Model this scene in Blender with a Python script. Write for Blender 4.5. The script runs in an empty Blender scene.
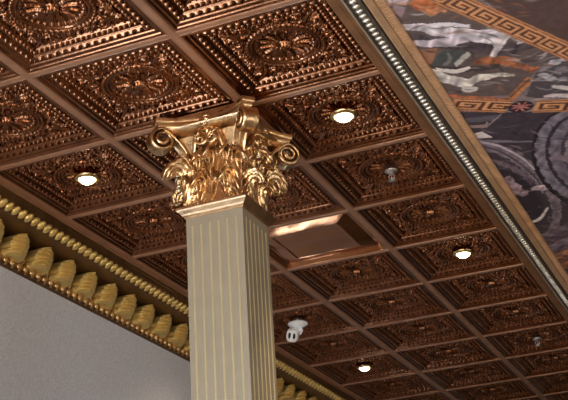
import bpy, math, random
import numpy as np
S = 0.61                      # one ceiling module, metres
H = 3.88                      # ceiling height, metres
PI = math.pi
rnd = random.Random(7)
col = bpy.context.scene.collection
scene = bpy.context.scene
def W(a, b, z=0.0): return (a*S, b*S, H+z*S)

# ---------------------------------------------------------------- materials
def mat(name, color, metal=0.0, rough=0.5, var=0.15, scale=30.0, bump=0.0, bscale=80.0, rvar=0.1, coat=0.0, spec=0.5):
    m = bpy.data.materials.new(name); m.use_nodes = True
    nt = m.node_tree; nt.nodes.clear()
    out = nt.nodes.new('ShaderNodeOutputMaterial'); p = nt.nodes.new('ShaderNodeBsdfPrincipled')
    nt.links.new(p.outputs[0], out.inputs[0])
    tc = nt.nodes.new('ShaderNodeTexCoord')
    n = nt.nodes.new('ShaderNodeTexNoise'); n.inputs['Scale'].default_value = scale; n.inputs['Detail'].default_value = 5
    nt.links.new(tc.outputs['Object'], n.inputs['Vector'])
    r = nt.nodes.new('ShaderNodeValToRGB')
    r.color_ramp.elements[0].position = .3; r.color_ramp.elements[1].position = .7
    r.color_ramp.elements[0].color = tuple(c*(1-var) for c in color)+(1,)
    r.color_ramp.elements[1].color = tuple(min(1, c*(1+var)) for c in color)+(1,)
    nt.links.new(n.outputs['Fac'], r.inputs['Fac']); nt.links.new(r.outputs['Color'], p.inputs['Base Color'])
    mr = nt.nodes.new('ShaderNodeMapRange')
    mr.inputs['To Min'].default_value = max(0.03, rough-rvar); mr.inputs['To Max'].default_value = min(1, rough+rvar)
    nt.links.new(n.outputs['Fac'], mr.inputs['Value']); nt.links.new(mr.outputs[0], p.inputs['Roughness'])
    p.inputs['Metallic'].default_value = metal
    p.inputs['Specular IOR Level'].default_value = spec
    if coat: p.inputs['Coat Weight'].default_value = coat; p.inputs['Coat Roughness'].default_value = .12
    if bump:
        n2 = nt.nodes.new('ShaderNodeTexNoise'); n2.inputs['Scale'].default_value = bscale; n2.inputs['Detail'].default_value = 4
        nt.links.new(tc.outputs['Object'], n2.inputs['Vector'])
        b = nt.nodes.new('ShaderNodeBump'); b.inputs['Strength'].default_value = bump; b.inputs['Distance'].default_value = .01
        nt.links.new(n2.outputs['Fac'], b.inputs['Height']); nt.links.new(b.outputs[0], p.inputs['Normal'])
    return m
def emit(name, color, strength):
    m = bpy.data.materials.new(name); m.use_nodes = True
    nt = m.node_tree; nt.nodes.clear()
    out = nt.nodes.new('ShaderNodeOutputMaterial'); e = nt.nodes.new('ShaderNodeEmission')
    e.inputs[0].default_value = tuple(color)+(1,); e.inputs[1].default_value = strength
    nt.links.new(e.outputs[0], out.inputs[0]); return m
M = {}
M['copper'] = mat('embossed_copper', (.255, .102, .047), 1.0, .22, .25, 14, .05, 60, .10)
M['copper_bar'] = mat('copper_paint_bar', (.43, .215, .12), .4, .40, .15, 10, .05, 90)
M['copper_plain'] = mat('polished_copper_sheet', (.64, .28, .13), 1.0, .15, .18, 6, .10, 9, .08)
M['bronze'] = mat('dark_bronze', (.17, .088, .034), .8, .42, .2, 12)
M['gold'] = mat('gold_leaf', (.68, .45, .24), 1.0, .29, .16, 22, .12, 45, .08)
M['gold_shade'] = mat('rose_gold_leaf', (.60, .37, .20), 1.0, .38, .2, 18, .15, 45)
M['gold_crown'] = mat('crown_gold_paint', (.74, .53, .18), .6, .36, .10, 18)
M['gold_old'] = mat('old_gold_paint', (.52, .31, .12), .8, .36, .2, 18)
M['shaft'] = mat('khaki_paint', (.285, .235, .165), 0, .5, .05, 16, .05, 120)
M['reed'] = mat('pale_gold_line', (.52, .43, .25), .1, .42, .06, 16)
M['trim_gold'] = mat('antique_gold_band', (.56, .33, .18), .3, .42, .15, 10)
M['trim_brown'] = mat('brown_copper_board', (.27, .12, .05), .35, .45, .2, 10)
M['silver'] = mat('antique_silver', (.78, .71, .60), .85, .33, .15, 20)
M['silver_dark'] = mat('tarnished_silver', (.13, .10, .075), .7, .42, .2, 20)
M['white'] = mat('white_plastic', (.86, .88, .92), 0, .35, .03, 10)
M['black'] = mat('dark_lens', (.02, .02, .025), 0, .12, .1, 10)
M['chrome'] = mat('chrome', (.62, .60, .60), 1.0, .36, .08, 20)
M['brass'] = mat('brass_ring', (.60, .42, .2), 1.0, .25, .1, 20)
M['floor'] = mat('floor_carpet', (.40, .30, .21), 0, .7, .25, 3, .2, 60)
M['plaster'] = mat('plaster', (.20, .155, .12), 0, .7, .05, 4)
M['deck'] = mat('ceiling_deck', (.06, .04, .03), 0, .8, .1, 4)
M['frame'] = mat('window_frame_paint', (.55, .52, .48), 0, .5, .05, 6)
M['wallpaper'] = mat('flecked_grey_wallpaper', (.63, .64, .695), 0, .55, .14, 95, .25, 110, .1)
M['lamp'] = emit('lamp_glow', (1.0, .80, .50), 22)
M['pane_cool'] = emit('added_glow_pane', (.60, .78, 1.0), 20)  # glow of the added left windows, stands in for daylight
M['pane_side'] = emit('added_glow_pane_side', (1.0, .97, .94), 6.0)  # glow of the windows added on the right wall
M['pane_warm'] = emit('added_glow_pane_soft', (1.0, .92, .80), 12)  # glow of the windows added behind the camera
def mural_mat():
    m = bpy.data.materials.new('mural_paint'); m.use_nodes = True
    nt = m.node_tree; p = nt.nodes['Principled BSDF']
    at = nt.nodes.new('ShaderNodeVertexColor'); at.layer_name = 'paint'
    tc = nt.nodes.new('ShaderNodeTexCoord'); n = nt.nodes.new('ShaderNodeTexNoise')
    n.inputs['Scale'].default_value = 26; n.inputs['Detail'].default_value = 6
    nt.links.new(tc.outputs['Object'], n.inputs['Vector'])
    mr = nt.nodes.new('ShaderNodeMapRange'); mr.inputs['To Min'].default_value = .75; mr.inputs['To Max'].default_value = 1.75
    nt.links.new(n.outputs['Fac'], mr.inputs['Value'])
    mx = nt.nodes.new('ShaderNodeVectorMath'); mx.operation = 'SCALE'
    nt.links.new(at.outputs['Color'], mx.inputs[0]); nt.links.new(mr.outputs[0], mx.inputs['Scale'])
    nt.links.new(mx.outputs[0], p.inputs['Base Color'])
    p.inputs['Roughness'].default_value = .5; p.inputs['Specular IOR Level'].default_value = .15
    return m
M['mural'] = mural_mat()

# ---------------------------------------------------------------- mesh helpers
class MB:
    """collects vertices and faces in module units; build() links them as one mesh object in metres"""
    def __init__(s): s.v = []; s.f = []
    def add(s, v, f):
        n = len(s.v); s.v += [tuple(p) for p in v]; s.f += [tuple(n+i for i in q) for q in f]; return s
    def box(s, x0, x1, y0, y1, z0, z1):
        v = [(x, y, z) for z in (z0, z1) for y in (y0, y1) for x in (x0, x1)]
        return s.add(v, [(0,2,3,1),(4,5,7,6),(0,1,5,4),(2,6,7,3),(0,4,6,2),(1,3,7,5)])
    def extrude_y(s, prof, y0, y1, closed=True, n=1):
        k = len(prof); v = []; f = []
        for j in range(n+1):
            y = y0+(y1-y0)*j/n; v += [(x, y, z) for x, z in prof]
        for j in range(n):
            for i in range(k if closed else k-1):
                i2 = (i+1) % k; f.append((j*k+i, j*k+i2, (j+1)*k+i2, (j+1)*k+i))
        if closed: f += [tuple(range(k))[::-1], tuple(range(n*k, n*k+k))]
        return s.add(v, f)
    def lathe(s, prof, c=(0,0,0), n=32, close=True):
        v = []; f = []; k = len(prof)
        for i in range(n):
            a = 2*PI*i/n; v += [(c[0]+r*math.cos(a), c[1]+r*math.sin(a), c[2]+z) for r, z in prof]
        for i in range(n):
            i2 = (i+1) % n
            for j in range(k-1): f.append((i*k+j, i2*k+j, i2*k+j+1, i*k+j+1))
        if close:
            f.append(tuple(i*k for i in range(n))[::-1]); f.append(tuple(i*k+k-1 for i in range(n)))
        return s.add(v, f)
    def tube(s, pts, rad, n=10, ry=None):
        P = [np.array(p, float) for p in pts]; k = len(P)
        if not hasattr(rad, '__len__'): rad = [rad]*k
        v = []; f = []; up = None
        for i in range(k):
            t = P[min(i+1, k-1)]-P[max(i-1, 0)]; t /= np.linalg.norm(t)+1e-12
            if up is None: up = np.array((0,0,1.)) if abs(t[2]) < .9 else np.array((1.,0,0))
            x = np.cross(up, t); x /= np.linalg.norm(x)+1e-12; y = np.cross(t, x); up = y
            for j in range(n):
                a = 2*PI*j/n; v.append(P[i]+x*rad[i]*math.cos(a)+y*rad[i]*math.sin(a))
        for i in range(k-1):
            for j in range(n):
                j2 = (j+1) % n; f.append((i*n+j, i*n+j2, (i+1)*n+j2, (i+1)*n+j))
        f += [tuple(range(n))[::-1], tuple(range((k-1)*n, k*n))]
        return s.add(v, f)
    def ball(s, c, r, n=12, m=8, sc=(1,1,1), rot=None):
        v = []; f = []
        for i in range(m+1):
            ph = PI*i/m
            for j in range(n):
                th = 2*PI*j/n
                p = np.array((r*sc[0]*math.sin(ph)*math.cos(th), r*sc[1]*math.sin(ph)*math.sin(th), r*sc[2]*math.cos(ph)))
                if rot is not None: p = rot @ p
                v.append(p+np.array(c))
        for i in range(m):
            for j in range(n):
                j2 = (j+1) % n; f.append((i*n+j, (i+1)*n+j, (i+1)*n+j2, i*n+j2))
        return s.add(v, f)
    def grid(s, X, flip=False):
        r, c = X.shape[:2]
        f = []
        for i in range(r-1):
            for j in range(c-1):
                q = (i*c+j, i*c+j+1, (i+1)*c+j+1, (i+1)*c+j); f.append(q[::-1] if flip else q)
        return s.add(X.reshape(-1, 3), f)
    def build(s, name, m, parent=None, loc=None, smooth=True, bevel=0, solid=0, auto=None):
        me = bpy.data.meshes.new(name)
        me.from_pydata([(x*S, y*S, z*S) for x, y, z in s.v], [], s.f)
        me.materials.append(M[m] if isinstance(m, str) else m)
        me.validate(); me.update()
        me.polygons.foreach_set('use_smooth', [smooth]*len(me.polygons))
        if smooth and auto:
            me.set_sharp_from_angle(angle=math.radians(auto))
        o = bpy.data.objects.new(name, me); col.objects.link(o)
        if parent: o.parent = parent
        if loc: o.location = loc
        if solid:
            md = o.modifiers.new('Solidify', 'SOLIDIFY'); md.thickness = solid*S; md.offset = -1
        if bevel:
            md = o.modifiers.new('Bevel', 'BEVEL'); md.width = bevel*S; md.segments = 2
        return o
def empty(name, loc, label, cat, group=None):
    o = bpy.data.objects.new(name, None); col.objects.link(o); o.location = loc; o.empty_display_size = .1
    o['label'] = label; o['category'] = cat; o['kind'] = 'thing'
    if group: o['group'] = group
    return o
def struct(o): o['kind'] = 'structure'; return o
def rz(a):
    c, s = math.cos(a), math.sin(a); return np.array(((c,-s,0),(s,c,0),(0,0,1.)))

# ---------------------------------------------------------------- setting: floor, walls, deck, windows added for light
MB().box(-.42, 14, -12, 18, -H/S-.1, -H/S).build('floor', 'floor', None, (0,0,H), False); struct(bpy.data.objects['floor'])
def wall_with_holes(name, m, axis, pos, thick, u0, u1, z0, z1, holes):
    """wall slab along axis 'y' (x = pos) or 'x' (y = pos), window openings (u0, u1, z0, z1) left open"""
    mb = MB(); us = sorted({u0, u1, *[h[0] for h in holes], *[h[1] for h in holes]})
    zs = sorted({z0, z1, *[h[2] for h in holes], *[h[3] for h in holes]})
    for i in range(len(us)-1):
        for j in range(len(zs)-1):
            uc, zc = (us[i]+us[i+1])/2, (zs[j]+zs[j+1])/2
            if any(h[0] < uc < h[1] and h[2] < zc < h[3] for h in holes): continue
            if axis == 'y': mb.box(pos, pos+thick, us[i], us[i+1], zs[j], zs[j+1])
            else: mb.box(us[i], us[i+1], pos, pos+thick, zs[j], zs[j+1])
    return struct(mb.build(name, m, None, (0,0,H), False))
def window(name, axis, pos, h, pane, depth=.08):  # an added light source: frame around a glowing pane
    u0, u1, z0, z1 = h; fr = MB(); w = .05
    def bx(a0, a1, b0, b1, t0, t1, mb):
        if axis == 'y': mb.box(pos+t0, pos+t1, a0, a1, b0, b1)
        else: mb.box(a0, a1, pos+t0, pos+t1, b0, b1)
    for a0, a1, b0, b1 in ((u0, u0+w, z0, z1), (u1-w, u1, z0, z1), (u0, u1, z0, z0+w), (u0, u1, z1-w, z1),
                           ((u0+u1)/2-w/2, (u0+u1)/2+w/2, z0, z1), (u0, u1, (z0+z1)/2-w/2, (z0+z1)/2+w/2)):
        bx(a0, a1, b0, b1, -depth/2, depth/2, fr)
    f = struct(fr.build(name, 'frame', None, (0,0,H), False))
    pn = MB(); bx(u0, u1, z0, z1, -.008, .008, pn)
    p = pn.build('pane', pane, f, None, False); return f
LW = [(5.9, 7.0, -5.0, -4.1), (-5.2, -2.2, -5.9, -2.6)]  # unseen; added for the plain tile's streak and the capital's left highlights
wall_with_holes('wall_left', 'wallpaper', 'y', -.62, .20, -12, 18, -H/S, .15, LW)
wall_with_holes('wall_far', 'plaster', 'x', 18, .2, -.62, 14.2, -H/S, .15, [])
RW = [(-6, -2, -4.8, -2.0), (1, 5, -4.8, -2.0)]  # unseen windows added to brighten the grey left wall
wall_with_holes('wall_right', 'plaster', 'y', 14, .2, -12, 18, -H/S, .15, RW)
BW = [(-.1, 2.9, -6.2, -1.2), (3.4, 6.4, -6.2, -1.2), (6.9, 9.9, -6.2, -1.2)]  # unseen; added so beads and column faces towards the viewer catch light
wall_with_holes('wall_back', 'plaster', 'x', -12.2, .2, -.62, 14.2, -H/S, .15, BW)
k = 0
for h in LW: k += 1; window('window_%d' % k, 'y', -.52, h, 'pane_cool')
for h in RW: k += 1; window('window_%d' % k, 'y', 14.1, h, 'pane_side')
for h in BW: k += 1; window('window_%d' % k, 'x', -12.1, h, 'pane_warm')
cl = MB(); cl.box(-.62, 14.2, -12.2, 18.2, .15, .2)
cl.box(-.42, 3.2, -12, -1.03, .02, .05); cl.box(-.42, 3.2, 11.03, 18, .02, .05); cl.box(3.22, 14, -12, -.5, .01, .05); cl.box(4.9, 14, -.5, 7.5, .01, .05); cl.box(3.22, 14, 7.5, 18, .01, .05)
struct(cl.build('ceiling', 'deck', None, (0,0,H), False))
ROWS = {0: range(-1, 11), 1: range(-1, 11), 2: range(-1, 11)}
B0, B1 = -1, 11
X3 = 2.935

# ---------------------------------------------------------------- ceiling grid bars
def bar_profile(w=.03): return [(-w, .012), (-w, .003), (-w*.86, .001), (-w*.74, .005), (-w*.66, 0), (w*.66, 0), (w*.74, .005), (w*.86, .001), (w, .003), (w, .012)]
t = 0
for a in (1, 2):
    t += 1; struct(MB().extrude_y([(x+a, z) for x, z in bar_profile()], B0-.03, B1+.03).build('trim_%d' % t, 'copper_bar', None, (0,0,H), False))
for b in range(B0, B1+1):
    t += 1; mb = MB()
    n = len(bar_profile(.027)); p = [(y, z+.0015) for y, z in bar_profile(.027)]
    v = [(-.0, b+y, z) for y, z in p]+[(X3+.01, b+y, z) for y, z in p]
    mb.add(v, [(i, (i+1) % n, n+(i+1) % n, n+i) for i in range(n)]+[tuple(range(n)), tuple(range(n, 2*n))[::-1]])
    struct(mb.build('trim_%d' % t, 'copper_bar', None, (0,0,H), False))

# ---------------------------------------------------------------- embossed ceiling tile (height relief, up is +z)
NT = 220; HT = .478
ax = np.linspace(-HT, HT, NT+1)
TX, TY = np.meshgrid(ax, ax)
def bump(d, w): return np.sqrt(np.clip(1-(d/w)**2, 0, 1))
def seg_dist(px, py, pts):
    d = np.full(px.shape, 9.)
    for (x0, y0), (x1, y1) in zip(pts[:-1], pts[1:]):
        vx, vy = x1-x0, y1-y0; L = vx*vx+vy*vy+1e-12
        tt = np.clip(((px-x0)*vx+(py-y0)*vy)/L, 0, 1); d = np.minimum(d, np.hypot(px-x0-tt*vx, py-y0-tt*vy))
    return d
def spiral(cx, cy, r0, a0, turns, sgn=1, n=26):
    return [(cx+r0*(1-.82*i/n)*math.cos(a0+sgn*turns*2*PI*i/n), cy+r0*(1-.82*i/n)*math.sin(a0+sgn*turns*2*PI*i/n)) for i in range(n+1)]
def tile_height():
    ax_, ay_ = np.abs(TX), np.abs(TY); m = np.maximum(ax_, ay_); o = np.minimum(ax_, ay_); d = .5-m
    h = np.interp(d, [.0, .046, .052, .070, .076, .084, .126, .132, .140, .176, .186, .20], [.006, .006, .018, .018, .026, .030, .030, .042, .046, .046, .060, .064])
    per = np.where(ax_ > ay_, TY, TX)
    # egg and dart blocks, then a string of beads
    q = (per/.052) % 1-.5
    h -= .017*np.clip(1-(np.abs(q)/.40)**4, 0, 1)*bump(d-.105, .017)*(o < m-.01)
    q2 = ((per/.036) % 1-.5)*.036
    h -= .018*bump(np.hypot(q2, d-.158), .0155)
    R = np.hypot(TX, TY); A = np.arctan2(TY, TX)
    field = (d > .19) & (R > .25)
    # scrollwork, mirrored eight ways
    s = np.zeros_like(h)
    curves = [(spiral(.262, .176, .060, 2.3, 1.6, 1), .012, .020), (spiral(.280, .060, .042, -2.4, 1.5, -1), .010, .018),
              ([(.300, .005), (.262, .012), (.252, .03)], .010, .016), ([(.222, .222), (.250, .250), (.292, .292)], .013, .022),
              ([(.225, .205), (.262, .245), (.300, .246)], .010, .018), ([(.215, .170), (.205, .150), (.245, .11), (.30, .11)], .009, .016),
              ([(.243, .262), (.264, .274), (.270, .296)], .009, .016)]
    for pts, w, amp in curves: s = np.maximum(s, amp*bump(seg_dist(m, o, pts), w))
    for cx, cy, r in ((.262, .176, .018), (.280, .060, .014), (.302, .135, .010), (.302, .210, .011), (.297, .297, .012), (.253, .118, .010), (.276, .006, .010), (.230, .245, .010), (.302, .085, .008), (.262, .297, .008)):
        s = np.maximum(s, .026*bump(np.hypot(m-cx, o-cy), r))
    # leafy serration on the scrolls
    s *= .86+.14*np.sin(70*A+40*R)
    h -= np.where(field, s*1.25, 0)
    # round frame and rosette
    h = np.where(R < .252, .060, h)
    h -= .026*bump(R-.234, .017)*(.80+.20*np.sin(A*44+R*120))
    h -= .014*bump(R-.206, .010)
    dish = np.interp(R, [0, .05, .10, .165, .186, .192], [.050, .064, .074, .066, .052, .058]); h = np.where(R < .192, dish, h)
    k = 14; ph = ((A/(2*PI)*k) % 1-.5)*2*PI/k*R
    pet = bump(ph,   .0050+.036*np.clip(R-.05, 0, 1))*np.clip((R-.045)/.02, 0, 1)*np.clip((.158-R)/.01, 0, 1)
    h -= .020*pet
    k2 = 28; p2 = ((A/(2*PI)*k2) % 1-.5)*2*PI/k2*R
    h -= .014*bump(np.hypot(p2, R-.172), .012)
    h -= .030*bump(R, .042)
    h -= .012*bump(np.hypot(((A/(2*PI)*8) % 1-.5)*2*PI/8*R, R-.034), .011)
    return h, m, R
TH, TM, TR = tile_height()
def tile_mesh(name, mask):
    idx = -np.ones(TX.shape, int); fm = mask
    vm = np.zeros(TX.shape, bool)
    vm[:-1,:-1] |= fm; vm[1:,:-1] |= fm; vm[:-1,1:] |= fm; vm[1:,1:] |= fm
    idx[vm] = np.arange(vm.sum())
    V = np.stack([TX[vm], TY[vm], TH[vm]], 1)*S
    F = np.stack([idx[:-1,:-1][fm], idx[1:,:-1][fm], idx[1:,1:][fm], idx[:-1,1:][fm]], 1)   # facing down
    me = bpy.data.meshes.new(name); me.from_pydata(V.tolist(), [], F.tolist()); me.materials.append(M['copper']); me.update()
    me.polygons.foreach_set('use_smooth', [True]*len(me.polygons)); return me
fc = lambda A: (A[:-1,:-1]+A[1:,:-1]+A[:-1,1:]+A[1:,1:])/4
MM, RR = fc(TM), fc(TR); DD = .5-MM
TILE = {'coffer_border': tile_mesh('coffer_border', DD < .080), 'egg_moulding': tile_mesh('egg_moulding', (DD >= .080) & (DD < .130)),
        'bead_moulding': tile_mesh('bead_moulding', (DD >= .130) & (DD < .186)), 'relief_panel': tile_mesh('relief_panel', (DD >= .186) & (RR >= .252)),
        'round_frame': tile_mesh('round_frame', (RR < .252) & (RR >= .192)), 'rosette': tile_mesh('rosette', RR < .192)}
TH = np.where(TR < .052, .063, TH)                            # the same rosette without its boss, where a fitting sits
ROSETTE_FLAT = tile_mesh('rosette', RR < .192)
TGROUP = 'embossed copper ceiling tiles'
ORD = ['', 'first', 'second', 'third', 'fourth', 'fifth', 'sixth', 'seventh', 'eighth', 'ninth']
LAMP = {(0,1): 'nearest the photo\'s left edge', (2,1): 'beside the column capital', (2,4): 'near the beaded trim', (0,7): 'behind the white camera', (0,4): 'behind the shaft'}
def tile_label(c, b):
    sp = {(0,1): 'embossed copper tile around the lit downlight left of the column capital',
          (2,1): 'embossed copper tile around the lit downlight right of the column capital',
          (2,4): 'embossed copper tile around the lit downlight close to the beaded trim',
          (0,7): 'embossed copper tile around the lit downlight at the bottom edge of the photo',
          (2,2): 'embossed copper tile with the nearer chrome sprinkler in its rosette',
          (2,7): 'embossed copper tile with the far chrome sprinkler near the right edge',
          (0,5): 'embossed copper tile that carries the white security camera',
          (1,0): 'large embossed copper tile directly left of the capital\'s abacus, rosette in full view',
          (2,0): 'large embossed copper tile above the capital, rosette in full view',
          (1,1): 'embossed copper tile partly hidden behind the gilded capital',
          (1,-1): 'embossed copper tile cut by the photo\'s top left corner, big rosette showing',
          (2,-1): 'embossed copper tile cut by the photo\'s top edge above the capital',
          (0,0): 'embossed copper tile cut by the left edge, just before the left lit downlight',
          (0,-1): 'sliver of embossed copper tile at the left edge, two before the left downlight'}
    if (c, b) in sp: return sp[(c, b)]
    if c == 0:
        if b < 5: return 'embossed copper tile, %s past the left lit downlight in the row along the gold crown' % ORD[b-1]
        if b == 6: return 'embossed copper tile between the security camera and the bottom lit downlight'
        return 'embossed copper tile, %s past the bottom lit downlight along the gold crown' % ORD[b-7]
    if c == 1:
        if b == 2: return 'embossed copper tile right of the capital, just before the plain shiny tile'
        return 'embossed copper tile, %s past the plain shiny tile in the middle row' % ORD[b-3]
    if b == 3: return 'embossed copper tile between the nearer sprinkler and the lit downlight by beaded trim'
    if b < 7: return 'embossed copper tile, %s past the lit downlight in the row along the beaded trim' % ORD[b-4]
    return 'embossed copper tile, %s past the far sprinkler in the row along the beaded trim' % ORD[b-7]
first = True
for c in ROWS:
    for b in ROWS[c]:
        if (c, b) == (1, 3): continue
        r = empty('ceiling_tile', W(c+.5, b+.5), tile_label(c, b), 'ceiling tile', TGROUP)
        for n, me in TILE.items():
            if n == 'rosette' and (c, b) in LAMP: me = ROSETTE_FLAT
            if n == 'rosette' and (c, b) in ((0, 5), (2, 2), (2, 7)): me = ROSETTE_FLAT
            o = bpy.data.objects.new(n, me); col.objects.link(o); o.parent = r

# plain shiny tile: a coved tray with a flat raised centre
def plain_tile():
    r = empty('plain_ceiling_tile', W(1.5, 3.5), 'plain polished copper tile without relief, right of the column, mirroring bright windows', 'ceiling tile')
    n = 140; a = np.linspace(-HT, HT, n+1); X, Y = np.meshgrid(a, a)
    # rounded-square distance
    def rs(hw, rad): 
        qx, qy = np.abs(X)-hw+rad, np.abs(Y)-hw+rad
        return np.hypot(np.maximum(qx, 0), np.maximum(qy, 0))+np.minimum(np.maximum(qx, qy), 0)-rad
    d = -rs(.46, .05); d2 = -rs(.335, .03)
    h = .006+np.interp(d, [0, .012, .03, .045], [0, .012, .030, .034])
    h = h-np.interp(d, [.042, .050, .165, .172, .186, .192], [0, .004, .031, .032, .026, .026])
    rs_ = np.random.RandomState(3)
    for _ in range(9):
        fx, fy, p = rs_.uniform(-26, 26), rs_.uniform(-26, 26), rs_.uniform(0, 6)
        h = h+.0009*np.sin(fx*X+fy*Y+p)*np.clip(d*20, 0, 1)
    G = np.stack([X, Y, h], 2); inner = d > .178
    for nm, mk in (('tray', False), ('centre_panel', True)):
        fm = fc(inner.astype(float)) > .5
        if not mk: fm = ~fm
        mb = MB(); idx = {}; 
        for i in range(n):
            for j in range(n):
                if not fm[i, j]: continue
                q = []
                for ii, jj in ((i, j), (i+1, j), (i+1, j+1), (i, j+1)):
                    if (ii, jj) not in idx: idx[(ii, jj)] = len(mb.v); mb.v.append(tuple(G[ii, jj]))
                    q.append(idx[(ii, jj)])
                mb.f.append(tuple(q))
        mb.build(nm, 'copper_plain', r)
plain_tile()

# ---------------------------------------------------------------- downlights, sprinklers, camera
def downlight(c, b, label, watts=110, cone=52):
    r = empty('recessed_downlight', W(c+.5, b+.5, -.022), label, 'ceiling lamp', 'lit recessed downlights')
    MB().lathe([(.064, .068), (.066, .040), (.074, .038), (.090, .044), (.100, .054), (.098, .060), (.080, .058)], n=40).build('trim_ring', 'brass', r)
    MB().lathe([(.0685, .040), (.064, .046), (.060, .052), (.060, .058), (.0685, .058)], n=40, close=False).build('reflector', 'brass', r)
    MB().lathe([(.0005, .012), (.026, .015), (.044, .026), (.056, .040), (.060, .050), (.060, .054), (.0005, .056)], n=32).build('lamp_lens', 'lamp', r)
    ld = bpy.data.lights.new('downlight_beam', 'SPOT'); ld.energy = watts; ld.color = (1, .80, .56); ld.spot_size = math.radians(cone); ld.spot_blend = .7; ld.shadow_soft_size = .04
    lo = bpy.data.objects.new('downlight_beam', ld); col.objects.link(lo); lo.location = W(c+.5, b+.5, -.006)
downlight(0, 1, 'lit recessed downlight in the tile left of the column capital')
downlight(2, 1, 'lit recessed downlight in the tile right of the column capital')
downlight(2, 4, 'lit recessed downlight in the row along the beaded trim, at the right')
downlight(0, 4, 'lit recessed downlight hidden behind the column shaft', 26, 118)
downlight(0, 7, 'lit recessed downlight at the bottom, behind the white security camera')
def sprinkler(c, b, label):
    r = empty('fire_sprinkler', W(c+.5, b+.5, .012), label, 'sprinkler', 'chrome ceiling sprinklers'); r.scale = (.8, .8, .8)
    MB().lathe([(.0005, .03), (.045, .03), (.062, .022), (.064, .012), (.05, .004), (.024, -.006), (.018, -.02), (.0005, -.02)], n=32).build('escutcheon', 'chrome', r)
    for s in (-1, 1):
        MB().tube([(s*.014, 0, -.018), (s*.026, 0, -.035), (s*.026, 0, -.052), (s*.008, 0, -.072), (0, 0, -.078)], .0055, 8).build('frame_arm', 'chrome', r)
    MB().tube([(0, 0, -.018), (0, 0, -.072)], .0065, 8).build('glass_bulb', 'chrome', r)
    mb = MB(); mb.lathe([(.0005, -.076), (.014, -.077), (.016, -.083), (.0005, -.084)], n=20)
    for i in range(10):
        a = 2*PI*i/10; R_ = rz(a); mb.add([R_@np.array(p) for p in ((.012,-.006,-.077),(.034,-.007,-.079),(.034,.007,-.079),(.012,.006,-.077),(.012,-.006,-.081),(.034,-.007,-.083),(.034,.007,-.083),(.012,.006,-.081))],
                                  [(0,3,2,1),(4,5,6,7),(0,1,5,4),(1,2,6,5),(2,3,7,6),(3,0,4,7)])
    mb.build('deflector', 'chrome', r)
sprinkler(2, 2, 'chrome fire sprinkler in the tile just beyond the right lit downlight')
sprinkler(2, 7, 'chrome fire sprinkler far off near the photo\'s right edge')
def camera_unit():
    r = empty('security_camera', W(.5, 5.50, -.016), 'white ceiling security camera with two dark lenses, right of the column shaft', 'security camera')
    MB().lathe([(.0005, .076), (.008, .076), (.008, .040), (.090, .040), (.100, .034), (.102, .022), (.085, .006), (.045, -.012), (.034, -.020), (.0005, -.022)], n=40).build('mount_base', 'white', r, auto=50)
    MB().tube([(.005, 0, -.012), (.022, -.004, -.050), (.010, -.020, -.082)], [.034, .032, .026], 14).build('bracket', 'white', r)
    dirv = np.array((.10, -.84, -.52)); dirv /= np.linalg.norm(dirv)
    sx = np.cross(dirv, (0,0,1.)); sx /= np.linalg.norm(sx); sz = np.cross(sx, dirv)
    tl = math.radians(18); sx, sz = sx*math.cos(tl)+sz*math.sin(tl), sz*math.cos(tl)-sx*math.sin(tl)
    B = np.stack([sx, dirv, sz], 1); ctr = np.array((-.040, -.050, -.092))
    prof = [(-.070, .030), (-.062, .048), (-.03, .058), (.025, .060), (.050, .056), (.060, .048)]
    mb = MB(); n = 28; v = []; f = []
    for y, rr in prof:
        for j in range(n):
            a = 2*PI*j/n; cx, cz = math.cos(a), math.sin(a); e = 3.2
            sc = rr/((abs(cx)**e+abs(cz)**e)**(1/e)); v.append(ctr+B@np.array((cx*sc, y, cz*sc*1.15)))
    for i in range(len(prof)-1):
        for j in range(n): j2 = (j+1) % n; f.append((i*n+j, i*n+j2, (i+1)*n+j2, (i+1)*n+j))
    f += [tuple(range(n))[::-1], tuple(range((len(prof)-1)*n, len(prof)*n))]
    mb.add(v, f); mb.build('housing', 'white', r, auto=40)
    for s in (-1, 1):
        MB().ball(ctr+B@np.array((s*.024, .058, .004)), .019, 16, 10, (.75, .55, 1.7), B).build('lens', 'black', r)
camera_unit()

# ---------------------------------------------------------------- crown moulding on the left wall
CR0, CR1 = -1.0, 11.0
cr = empty('crown_moulding', W(-.2, 5, -.2), 'gold and bronze crown moulding with leaf brackets between grey wall and copper ceiling', 'crown moulding')
def cpart(mb, name, m, smooth=False, **k):
    mb.v = [(x+.2, y-5, z+.2) for x, y, z in mb.v]
    return mb.build(name, m, cr, None, smooth, **k)
cpart(MB().extrude_y([(.03, .012), (.03, .004), (.022, 0), (-.020, 0), (-.025, .006), (-.030, -.002), (-.048, -.004), (-.048, .012)], CR0, CR1), 'top_board', 'copper_bar')
cpart(MB().extrude_y([(-.048, .02), (-.048, -.012), (-.056, -.014), (-.060, -.026), (-.064, -.032), (-.064, -.044), (-.072, -.052), (-.076, -.066), (-.086, -.080), (-.090, -.124), (-.100, -.130), (-.106, -.134), (-.12, -.138), (-.385, -.138), (-.385, -.280), (-.376, -.286), (-.376, -.292), (-.398, -.300), (-.398, -.345), (-.380, -.350), (-.382, -.360), (-.405, -.372), (-.42, -.378), (-.42, .02)], CR0, CR1), 'bronze_body', 'bronze')
rope = MB()
k = int((CR1-CR0)/.083)
for i in range(k):
    y = CR0+.05+i*.083
    d1 = np.array((.68, .40, .50)); d1 /= np.linalg.norm(d1); n_ = np.array((.66, .0, -.75)); n_ -= d1*(n_@d1); n_ /= np.linalg.norm(n_); d2 = np.cross(d1, n_)
    rope.ball((-.083, y, -.108), .05, 12, 8, (.90, .70, .46), np.stack([d1, d2, n_], 1))
cpart(rope, 'rope_band', 'gold_crown', True)
bead = MB()
k = int((CR1-CR0)/.088)
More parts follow.
